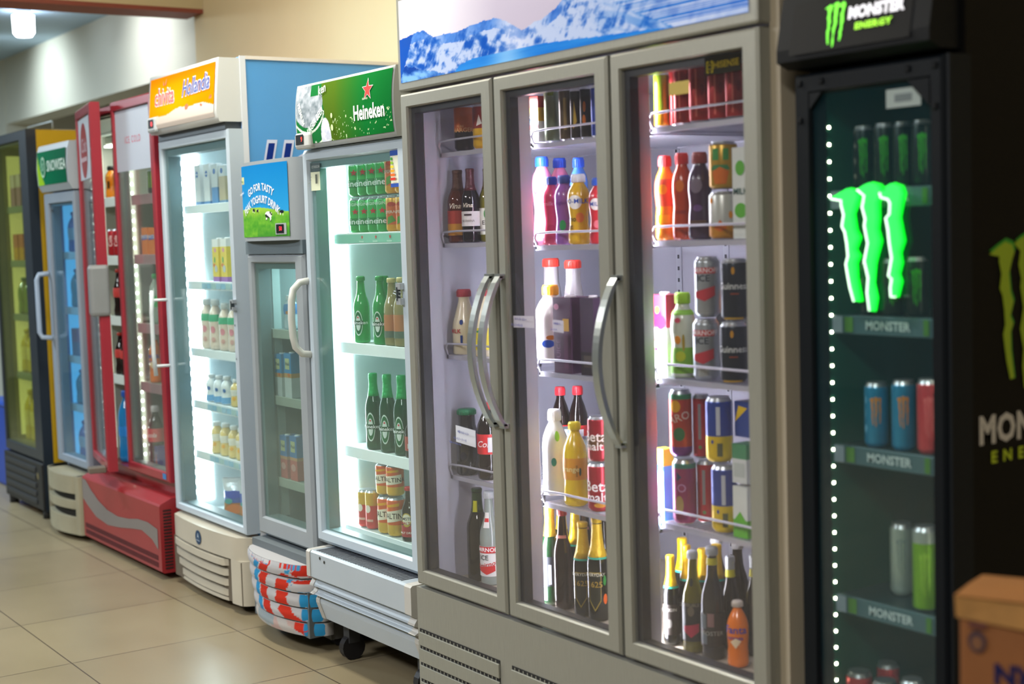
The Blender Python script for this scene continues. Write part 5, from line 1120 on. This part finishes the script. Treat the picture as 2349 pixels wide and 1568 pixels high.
# ---- drinks: kind, x, y, z, height, width, label (metres in each fridge)
R('ST','drinks on the top shelf behind the left steel door',[
 ('can_char',0.116,0.140,1.630,0.133,0.056,'orange and black tall can on the top shelf behind the left steel door'),
 ('can_redyel',0.211,0.140,1.630,0.127,0.055,'red and yellow can beside the orange and black can behind the left steel door'),
])
R('ST','wine bottles behind the left steel door',[
 ('wine_amber',0.068,0.140,1.375,0.208,0.056,'amber wine bottle with brown foil neck and red yellow label behind the left steel door'),
 ('wine_dark',0.137,0.140,1.375,0.209,0.047,'dark bottle with maroon foil neck and white label in the middle of the wine bottles'),
 ('wine_yel',0.162,0.182,1.375,0.208,0.047,'yellowish bottle with green leaf label at right of the wine bottles'),
])
R('ST','milky bottles behind the left steel door',[
 ('milk_glass',0.068,0.140,1.057,0.188,0.060,'clear glass bottle of cream drink with red cap and blue mark, left one of two'),
 ('milk_yel',0.184,0.140,1.057,0.193,0.060,'clear glass bottle of cream drink with yellow label behind the steel door handles'),
])
R('ST','dark drinks behind the left steel door',[
 ('jar_dark',0.075,0.140,0.709,0.193,0.065,'black jar with green lid behind the handwritten note'),
 ('cola',0.185,0.140,0.709,0.220,0.062,'cola bottle with red label and red cap beside the green lidded jar'),
])
R('ST','bottles on the floor of the left steel compartment',[
 ('champ',0.115,0.140,0.406,0.274,0.065,'tall dark bottle with yellow green neck foil on the bottom behind the left steel door'),
 ('smir_bottle',0.180,0.140,0.406,0.278,0.058,'pale bottle with white and red label ICE on the bottom behind the left steel door'),
])
R('ST','drinks on the top shelf behind the middle steel door',[
 ('brick_milk',0.484,0.140,1.625,0.123,0.050,'red yellow blue milk pack at the left end of the middle steel door top shelf'),
 ('can_greengold',0.535,0.140,1.625,0.141,0.040,'green silver can on the top shelf behind the middle steel door'),
 ('can_brown',0.599,0.140,1.625,0.137,0.040,'brown gold can right of the green silver can on the top shelf'),
 ('can_blackgold',0.641,0.140,1.625,0.132,0.034,'black gold can in the middle of the dark cans on the top shelf'),
 ('can_orangeblack',0.677,0.140,1.625,0.134,0.028,'orange and black can near the right end of the middle door top shelf'),
 ('can_redblack',0.705,0.164,1.625,0.131,0.027,'red lettered black can near the blue can on the top shelf'),
 ('can_blue',0.729,0.140,1.625,0.131,0.037,'blue can at the right end of the middle door top shelf'),
])
R('ST','yoghurt drink bottles behind the middle steel door',[
 ('yog_pink',0.443,0.170,1.364,0.223,0.055,'tall pink bottle with blue cap at the far left beside the bright lamp strip'),
 ('yog_rose',0.522,0.140,1.364,0.178,0.050,'short rose red bottle with blue cap in the front row behind the middle steel door'),
 ('yog_purple',0.579,0.140,1.364,0.179,0.052,'purple bottle with blue cap and green dot on its front'),
 ('yog_yellow',0.639,0.140,1.364,0.179,0.057,'yellow MILK bottle with white cap behind the middle steel door'),
 ('yog_red',0.720,0.140,1.364,0.166,0.050,'red MILK bottle with blue cap right of the yellow one'),
 ('yog_pink',0.426,0.240,1.364,0.221,0.055,'pink bottle with blue cap standing behind the rose red and purple ones'),
 ('yog_blue',0.510,0.240,1.364,0.217,0.048,'blue bottle with blue cap standing behind the yellow MILK bottle'),
])
R('ST','juice containers behind the middle steel door',[
 ('jug_white',0.489,0.140,1.037,0.205,0.085,'white bulging jug with orange cap beside the lamp strip on the third shelf'),
 ('carton_purple',0.594,0.140,1.037,0.202,0.075,'dark purple carton with white cap and yellow square on it'),
 ('carton_plum',0.695,0.140,1.037,0.203,0.055,'plum carton with white cap half hidden by the middle door frame'),
 ('jar_red',0.374,0.240,1.037,0.272,0.054,'clear jar with red lid behind the white jug'),
 ('jar_red',0.460,0.250,1.037,0.267,0.053,'clear jar with red lid behind the dark purple carton'),
])
R('ST','drinks on the fourth shelf behind the middle steel door',[
 ('jug_milk',0.503,0.140,0.692,0.227,0.068,'white plastic milk bottle left of the yellow soda'),
 ('soda_yellow',0.592,0.140,0.692,0.219,0.063,'yellow soda bottle with yellow cap and orange label behind the middle steel door'),
 ('can_beta2',0.699,0.140,0.820,0.118,0.060,'upper red malt can of the stack on the fourth shelf'),
 ('can_beta',0.694,0.140,0.692,0.128,0.060,'lower red malt can of the stack on the fourth shelf'),
 ('cola',0.345,0.280,0.692,0.264,0.056,'cola bottle with red cap behind the white milk bottle'),
 ('cola',0.399,0.300,0.692,0.268,0.056,'cola bottle with red cap behind the yellow soda bottle'),
])
R('ST','bottles on the floor of the middle steel compartment',[
 ('beer_gold',0.472,0.140,0.410,0.265,0.052,'green bottle with gold neck foil at the far left of the bottom middle compartment'),
 ('beer_ribbon',0.528,0.140,0.410,0.268,0.049,'dark bottle with red cap and pink band on its neck'),
 ('beer_yel',0.519,0.190,0.410,0.273,0.049,'dark green bottle with tall yellow neck foil behind the two labelled ones'),
 ('beer_yel25',0.617,0.140,0.410,0.245,0.054,'dark bottle with yellow neck foil, shorter of the two labelled ones in the middle compartment'),
 ('beer_yel25',0.677,0.140,0.410,0.284,0.054,'dark bottle with yellow neck foil, larger one at the right of the middle compartment'),
])
R('ST','tall cans on the top shelf behind the right steel door',[
 ('can_lime',0.967,0.140,1.630,0.132,0.035,'lime and yellow can at the left end of the right door top shelf'),
 ('can_red',1.001,0.160,1.630,0.139,0.040,'bright red can lit by the lamp strip on the right door top shelf'),
 ('can_red',1.044,0.140,1.630,0.135,0.046,'red can behind the yellow price strip on the right door'),
 ('can_red',1.103,0.140,1.630,0.134,0.055,'red can just right of the yellow price strip'),
 ('can_red',1.164,0.140,1.630,0.131,0.054,'red can left of the black sticker on the right door'),
 ('can_red',1.220,0.140,1.630,0.130,0.054,'red can below the black sticker at the right end of the top shelf'),
])
R('ST','drinks on the second shelf behind the right steel door',[
 ('juice_orange',0.974,0.140,1.370,0.198,0.041,'orange and yellow juice bottle with red cap, leftmost of the juice bottles'),
 ('juice_red',1.033,0.140,1.370,0.201,0.041,'red orange juice bottle with red cap, middle of the juice bottles'),
 ('juice_purple',1.093,0.140,1.370,0.199,0.047,'dark purple juice bottle with red cap beside the stacked fruit cans'),
 ('can_pine',1.169,0.140,1.480,0.108,0.063,'yellow and green fruit can on top of the white and orange can'),
 ('can_peach',1.166,0.140,1.370,0.109,0.063,'white and orange fruit can at the bottom of the fruit can stack'),
 ('brick_green',1.251,0.140,1.370,0.206,0.050,'white and green carton at the right edge of the second shelf'),
])
R('ST','drinks on the third shelf behind the right steel door',[
 ('carton_grape',0.935,0.170,1.052,0.214,0.059,'white carton with red grape picture and white cap'),
 ('bottle_lime',1.025,0.140,1.052,0.200,0.049,'white and green bottle with lime cap'),
 ('can_ice',1.111,0.140,1.195,0.140,0.058,'silver and red ICE can on top of its stack'),
 ('can_ice',1.103,0.140,1.052,0.143,0.060,'silver and red can under the upper ICE can'),
 ('can_stout',1.199,0.140,1.191,0.140,0.062,'dark blue stout can on top of its stack at right'),
 ('can_stout',1.192,0.140,1.052,0.139,0.062,'dark blue stout can at the bottom of its stack at right'),
])
R('ST','drinks on the fourth shelf behind the right steel door',[
 ('pack_blue',0.946,0.140,0.710,0.195,0.033,'light blue and white pack beside the lamp strip on the fourth shelf'),
 ('can_fruit',1.009,0.140,0.867,0.161,0.053,'multicolour fruit can on top of the purple can'),
 ('can_fruit2',1.018,0.140,0.710,0.157,0.056,'purple and red can under the multicolour fruit can'),
 ('can_slim',1.038,0.180,0.861,0.154,0.041,'slim red can, upper one, between the fruit can and the blue yellow can'),
 ('can_slim',1.048,0.180,0.710,0.151,0.041,'slim red can, lower one, left of the blue yellow stack'),
 ('can_bluyel',1.140,0.140,0.869,0.152,0.061,'blue and yellow can with barcode on top of its stack'),
 ('can_bluyel',1.154,0.140,0.710,0.159,0.059,'blue and yellow can at the bottom of its stack'),
 ('carton_greenwhite',1.228,0.140,0.832,0.093,0.045,'small white and green carton, upper one at the right edge'),
 ('carton_leaf',1.228,0.140,0.710,0.121,0.045,'small white carton with green base, lower one at the right edge'),
])
R('ST','bottles on the floor of the right steel compartment',[
 ('beer_yelw',0.961,0.140,0.397,0.229,0.040,'black bottle with yellow neck foil at the far left of the right compartment'),
 ('beer_yelw',0.974,0.180,0.397,0.250,0.040,'black bottle with yellow foil neck and teal ring beside the green bottle'),
 ('smir_olive',1.040,0.140,0.397,0.253,0.051,'olive bottle with silver cap and red black label'),
 ('bottle_grey',1.107,0.140,0.397,0.274,0.054,'dark grey bottle with silver cap and yellow neck ring'),
 ('fanta',1.189,0.140,0.397,0.164,0.049,'orange soda bottle with clear cap at the bottom right'),
 ('cola_dark',1.238,0.215,0.397,0.210,0.046,'dark bottle with white cap at the far right bottom'),
 ('beer_yelw',0.965,0.240,0.397,0.231,0.050,'black bottle with yellow foil behind the olive bottle'),
 ('beer_silver',1.081,0.220,0.397,0.235,0.043,'dark bottle with silver foil and yellow ring in the back row'),
])
R('HE','beer cans on the top shelf of the green sign fridge',[
 ('can_hein',0.15,0.118,1.53,0.13,0.057,'green beer can, upper layer, first from the left in the green sign fridge'),
 ('can_hein',0.209,0.118,1.53,0.13,0.057,'green beer can, upper layer, second from the left in the green sign fridge'),
 ('can_hein',0.268,0.118,1.53,0.13,0.057,'green beer can, upper layer, third from the left in the green sign fridge'),
 ('can_hein',0.327,0.118,1.53,0.13,0.057,'green beer can, upper layer, rightmost beside the orange can'),
 ('can_hein',0.15,0.118,1.412,0.1175,0.057,'green beer can, lower layer, first from the left in the green sign fridge'),
 ('can_hein',0.209,0.118,1.412,0.1175,0.057,'green beer can, lower layer, second from the left in the green sign fridge'),
 ('can_hein',0.268,0.118,1.412,0.1175,0.057,'green beer can, lower layer, third from the left in the green sign fridge'),
 ('can_hein',0.327,0.118,1.412,0.1175,0.057,'green beer can, lower layer, rightmost beside the orange can'),
 ('can_desp',0.387,0.118,1.53,0.13,0.057,'red and orange can, upper one at the right of the green cans'),
 ('can_desp',0.387,0.118,1.412,0.1175,0.057,'red and orange can, lower one at the right of the green cans'),
])
R('HE','beer bottles on the second shelf of the green sign fridge',[
 ('beer_hein',0.145,0.12,1.055,0.220,0.053,'green beer bottle with star label, leftmost on the second shelf'),
 ('beer_hein',0.222,0.165,1.055,0.220,0.053,'green beer bottle second from the left on the second shelf, partly hidden'),
 ('beer_hein',0.276,0.113,1.055,0.222,0.054,'green beer bottle in front at the middle of the second shelf'),
 ('beer_amber',0.346,0.120,1.055,0.216,0.054,'clear bottle of amber beer beside the green bottles'),
 ('beer_amber',0.406,0.120,1.055,0.219,0.054,'clear bottle of amber beer at the right edge by the lock'),
])
R('HE','beer bottles on the third shelf of the green sign fridge',[
 ('beer_hein2',0.202,0.120,0.710,0.251,0.056,'dark green beer bottle with bright green neck, leftmost on the third shelf'),
 ('beer_hein2',0.294,0.120,0.710,0.253,0.056,'dark green beer bottle with bright green neck, middle of the third shelf'),
 ('beer_hein2',0.384,0.120,0.710,0.256,0.056,'dark green beer bottle with bright green neck, rightmost on the third shelf'),
 ('malt_bottle',0.451,0.105,0.710,0.152,0.050,'small dark bottle with red label at the right edge of the third shelf'),
])
R('HE','malt drinks on the bottom shelf of the green sign fridge',[
 ('can_bull',0.118,0.120,0.441,0.129,0.050,'red can with gold top, left one on the bottom shelf'),
 ('can_bull',0.171,0.120,0.441,0.134,0.050,'red can with gold top, right one on the bottom shelf'),
 ('can_malt',0.256,0.120,0.568,0.105,0.058,'orange malt can, upper left of the stack of four'),
 ('can_malt',0.324,0.120,0.572,0.104,0.058,'orange malt can, upper right of the stack of four'),
 ('can_malt',0.260,0.120,0.441,0.126,0.058,'orange malt can, lower left of the stack of four'),
 ('can_malt',0.322,0.120,0.441,0.130,0.058,'orange malt can, lower right of the stack of four'),
 ('malt_bottle2',0.412,0.105,0.441,0.173,0.055,'dark malt bottle with red cap and gold label on the bottom shelf'),
])
R('YO','yoghurt cartons in the small fridge',[
 ('yo_bottle',0.139,0.100,1.081,0.124,0.053,'blue and white yoghurt bottle with white cap on the top shelf of the small fridge'),
])
R('YO','yoghurt cartons in the small fridge',[
 ('carton_peak',0.070,0.100,0.840,0.159,0.055,'blue and white yoghurt carton, left one on the second shelf'),
 ('carton_peak',0.149,0.100,0.840,0.165,0.055,'blue and white yoghurt carton, right one on the second shelf'),
])
R('YO','yoghurt cartons in the small fridge',[
 ('carton_peakred',0.085,0.100,0.545,0.161,0.055,'blue and pink yoghurt carton, left one on the third shelf'),
 ('carton_peakred',0.166,0.100,0.545,0.166,0.055,'blue and pink yoghurt carton, right one on the third shelf'),
])
R('CH','milk cartons on the top shelf of the orange sign fridge',[
 ('carton_milk',0.173,0.105,1.547,0.167,0.060,'white milk carton, leftmost on the top shelf of the orange sign fridge'),
 ('carton_milk',0.271,0.105,1.547,0.165,0.060,'white milk carton, second from the left on the top shelf of the orange sign fridge'),
 ('carton_milkblue',0.351,0.105,1.547,0.160,0.060,'white carton with blue base on the top shelf of the orange sign fridge'),
 ('carton_milkgold',0.425,0.105,1.547,0.151,0.060,'white and tan carton at the right end of the top shelf'),
])
R('CH','juice cartons on the second shelf of the orange sign fridge',[
 ('carton_juice',0.325,0.105,1.241,0.176,0.060,'yellow juice carton with purple base, left one of the pair'),
 ('carton_juice',0.407,0.105,1.241,0.177,0.060,'yellow juice carton with purple base, right one of the pair'),
])
R('CH','yoghurt bottles on the third shelf of the orange sign fridge',[
 ('yo_green',0.145,0.105,0.968,0.206,0.055,'pale yoghurt bottle with green band, first from the left on the third shelf'),
 ('yo_green',0.233,0.105,0.968,0.205,0.055,'pale yoghurt bottle with green band, second from the left on the third shelf'),
 ('yo_green',0.331,0.105,0.968,0.192,0.055,'pale yoghurt bottle with green band, third from the left on the third shelf'),
 ('yo_green',0.420,0.105,0.968,0.195,0.055,'pale yoghurt bottle with green band, nearest the lock'),
])
R('CH','milk bottles on the fourth shelf of the orange sign fridge',[
 ('yo_blue',0.166,0.105,0.753,0.115,0.050,'white bottle with blue base, first from the left on the fourth shelf'),
 ('yo_blue',0.246,0.105,0.753,0.114,0.050,'white bottle with blue base, second from the left on the fourth shelf'),
 ('yo_blue',0.326,0.105,0.753,0.116,0.050,'white bottle with blue base, third from the left on the fourth shelf'),
 ('yo_gold',0.419,0.105,0.753,0.111,0.050,'orange and white bottle at the right end of the fourth shelf'),
])
R('CH','yoghurt bottles on the fifth shelf of the orange sign fridge',[
 ('yo_gold',0.199,0.105,0.545,0.132,0.050,'yellow and white bottle, first from the left on the fifth shelf'),
 ('yo_gold',0.290,0.105,0.545,0.134,0.050,'yellow and white bottle, second from the left on the fifth shelf'),
 ('yo_gold',0.374,0.105,0.545,0.131,0.050,'yellow and white bottle, third from the left on the fifth shelf'),
 ('yo_gold',0.448,0.105,0.545,0.129,0.050,'yellow and white bottle at the right end of the fifth shelf'),
])
R('CH','pouches on the floor of the orange sign fridge',[
 ('pouch',0.33,0.13,0.29,0.158,0.115,'blue and orange drink pouch, front one'),
 ('pouch',0.44,0.15,0.29,0.158,0.115,'blue and orange drink pouch behind the door frame edge'),
])
R('RE','energy cans behind the right red door',[
 ('can_energy',0.711,0.100,1.612,0.108,0.055,'black can with lime stripes, left one behind the right red door'),
 ('can_energy',0.789,0.100,1.612,0.107,0.055,'black can with lime stripes, right one behind the right red door'),
])
R('RE','soda cartons behind the right red door',[
 ('pack_fanta',0.639,0.100,1.352,0.124,0.070,'orange soda pack, left half of the pair behind the right red door'),
 ('pack_fanta',0.719,0.100,1.352,0.123,0.070,'orange soda pack, right half of the pair behind the right red door'),
 ('soda_green',0.783,0.100,1.352,0.118,0.050,'green drink beside the orange soda packs'),
])
R('RE','green soda bottles behind the right red door',[
 ('soda_sprite',0.663,0.100,1.050,0.221,0.062,'clear soda bottle with green cap and label, left one'),
 ('soda_sprite',0.752,0.100,1.050,0.224,0.062,'clear soda bottle with green cap and label, right one'),
])
R('RE','orange soda bottles behind the right red door',[
 ('fanta',0.623,0.100,0.790,0.210,0.060,'orange soda bottle behind the handle of the next fridge'),
 ('fanta',0.761,0.100,0.790,0.210,0.060,'orange soda bottle at the right edge of the right red door'),
])
R('RE','large bottles behind the right red door',[
 ('cola_pet',0.566,0.100,0.365,0.296,0.069,'large cola bottle with white cap and red label'),
 ('cola_pet',0.610,0.200,0.365,0.320,0.069,'large cola bottle with white cap behind the purple box'),
 ('box_purple',0.633,0.100,0.365,0.126,0.042,'small purple box beside the large cola bottle'),
])
R('RE','bottles seen through the gap of the open red door',[
 ('juice_blackcap',0.169,0.100,1.614,0.150,0.060,'orange juice bottle with black cap, left one in the gap of the open red door'),
 ('juice_blackcap',0.264,0.100,1.614,0.150,0.060,'orange juice bottle with black cap, right one in the gap of the open red door'),
])
R('RE','red cans seen through the gap of the open red door',[
 ('can_coke',0.163,0.100,1.348,0.128,0.055,'red can, first from the left in the gap of the open red door'),
 ('can_coke',0.239,0.100,1.348,0.128,0.055,'red can, second from the left in the gap of the open red door'),
 ('can_coke',0.310,0.100,1.348,0.129,0.055,'red can, third from the left in the gap of the open red door'),
])
R('RE','cola bottles in the gap of the open red door',[
 ('coke_glass',0.199,0.100,1.071,0.220,0.055,'cola glass bottle on the third shelf in the gap of the open red door'),
 ('coke_glass',0.280,0.100,1.071,0.214,0.055,'cola glass bottle close to the right red door on the third shelf'),
])
R('RE','cola bottles in the gap of the open red door',[
 ('coke_glass',0.179,0.100,0.800,0.196,0.055,'cola glass bottle on the fourth shelf in the gap of the open red door'),
 ('coke_glass',0.251,0.100,0.800,0.192,0.055,'cola glass bottle close to the right red door on the fourth shelf'),
])
R('RE','water bottles in the gap of the open red door',[
 ('water',0.179,0.100,0.383,0.336,0.080,'large blue water bottle, left one in the gap of the open red door'),
 ('water',0.274,0.100,0.383,0.357,0.080,'large blue water bottle, right one in the gap of the open red door'),
])
R('MO','black cans on the top shelf of the black fridge',[
 ('mon_black',0.089,0.100,1.460,0.129,0.040,'black can, first from the left on the top shelf of the black fridge'),
 ('mon_black',0.141,0.100,1.460,0.130,0.040,'black can, second from the left on the top shelf of the black fridge'),
 ('mon_black',0.188,0.100,1.460,0.129,0.038,'black can, third from the left on the top shelf of the black fridge'),
 ('mon_black',0.233,0.100,1.460,0.129,0.039,'black can with green claw at the right end of the black fridge top shelf'),
])
R('MO','cans behind the neon claw',[
 ('mon_black',0.103,0.100,1.214,0.113,0.039,'black can behind the left stroke of the neon claw'),
 ('mon_black',0.159,0.100,1.214,0.116,0.040,'black can behind the middle of the neon claw'),
 ('mon_black',0.217,0.100,1.214,0.119,0.042,'black can right of the neon claw'),
])
R('MO','cans on the third shelf of the black fridge',[
 ('mon_blue',0.114,0.100,0.955,0.133,0.047,'blue can with orange claw, left one'),
 ('mon_blue',0.182,0.100,0.955,0.142,0.046,'blue can with orange claw beside the red can'),
 ('mon_red',0.243,0.100,0.955,0.148,0.045,'red can at the right edge of the third shelf in the black fridge'),
])
R('MO','cans on the fourth shelf of the black fridge',[
 ('mon_white',0.122,0.160,0.650,0.151,0.046,'white can on the fourth shelf of the black fridge'),
 ('mon_lime',0.230,0.100,0.650,0.169,0.047,'lime green can on the fourth shelf of the black fridge'),
])
R('MO','coral cans at the bottom of the black fridge',[
 ('mon_red',0.055,0.100,0.345,0.150,0.052,'coral red can, leftmost at the bottom of the black fridge'),
 ('mon_red',0.128,0.100,0.345,0.147,0.051,'coral red can, second at the bottom of the black fridge'),
 ('mon_gold',0.196,0.100,0.345,0.166,0.046,'gold and red can at the bottom right of the black fridge'),
 ('mon_red',0.031,0.190,0.345,0.149,0.046,'coral red can behind the front row at the bottom of the black fridge'),
])
R('HE','malt drinks at the right edge of the green sign fridge',[
 ('can_desp',0.447,0.118,1.412,0.1175,0.056,'red and orange can half hidden behind the energy sticker, lower one'),
 ('can_desp',0.447,0.118,1.530,0.130,0.056,'red and orange can half hidden behind the energy sticker, upper one'),
])
R('ST','back row bottles on the floor of the right steel compartment',[
 ('beer_yelw',0.890,0.240,0.397,0.245,0.048,'black bottle with yellow foil in the back row beside the divider'),
 ('beer_yelw',1.018,0.235,0.397,0.250,0.050,'black bottle with yellow foil in the back row behind the grey bottle'),
 ('beer_silver',1.148,0.235,0.397,0.248,0.050,'dark bottle with silver foil in the back row behind the orange soda'),
 ('cola_dark',0.925,0.320,0.397,0.240,0.052,'dark bottle with white cap, leftmost of the hindmost row'),
 ('cola_dark',1.000,0.320,0.397,0.240,0.052,'dark bottle with white cap, middle of the hindmost row'),
 ('cola_dark',1.075,0.320,0.397,0.240,0.052,'dark bottle with white cap, rightmost of the hindmost row'),
])
R('ST','back row bottles on the floor of the middle steel compartment',[
 ('beer_gold',0.395,0.235,0.410,0.255,0.050,'green bottle with gold neck foil in the back row beside the divider'),
 ('beer_ribbon',0.455,0.270,0.410,0.258,0.050,'dark bottle with red cap in the back row behind the banded one'),
 ('cola_dark',0.575,0.240,0.410,0.255,0.052,'dark bottle with white cap behind the two yellow foil bottles'),
])
R('ST','back row cans on the top shelf behind the right steel door',[
 ('can_red',0.960,0.215,1.630,0.135,0.050,'red can in the second row beside the lamp strip'),
 ('can_red',1.030,0.215,1.630,0.135,0.050,'red can in the second row behind the yellow price strip'),
 ('can_red',1.100,0.215,1.630,0.135,0.050,'red can in the second row below the black sticker'),
])
R('ST','plastic tubs behind the milk and yellow soda',[
 ('tub_white',0.440,0.230,0.692,0.165,0.072,'white plastic tub with pale blue lid beside the divider behind the milk bottle'),
 ('tub_white',0.535,0.235,0.692,0.165,0.072,'white plastic tub with pale blue lid behind the yellow soda'),
 ('tub_white',0.620,0.235,0.692,0.165,0.072,'white plastic tub with pale blue lid behind the red malt cans'),
])
R('ST','things behind the cans on the third shelf of the right steel door',[
 ('box_black',1.020,0.400,1.052,0.225,0.200,'black carton with orange circle behind the grape carton'),
 ('pack_bag',1.205,0.180,0.928,0.085,0.060,'blue and yellow bag on top of the small cartons at the right edge'),
])
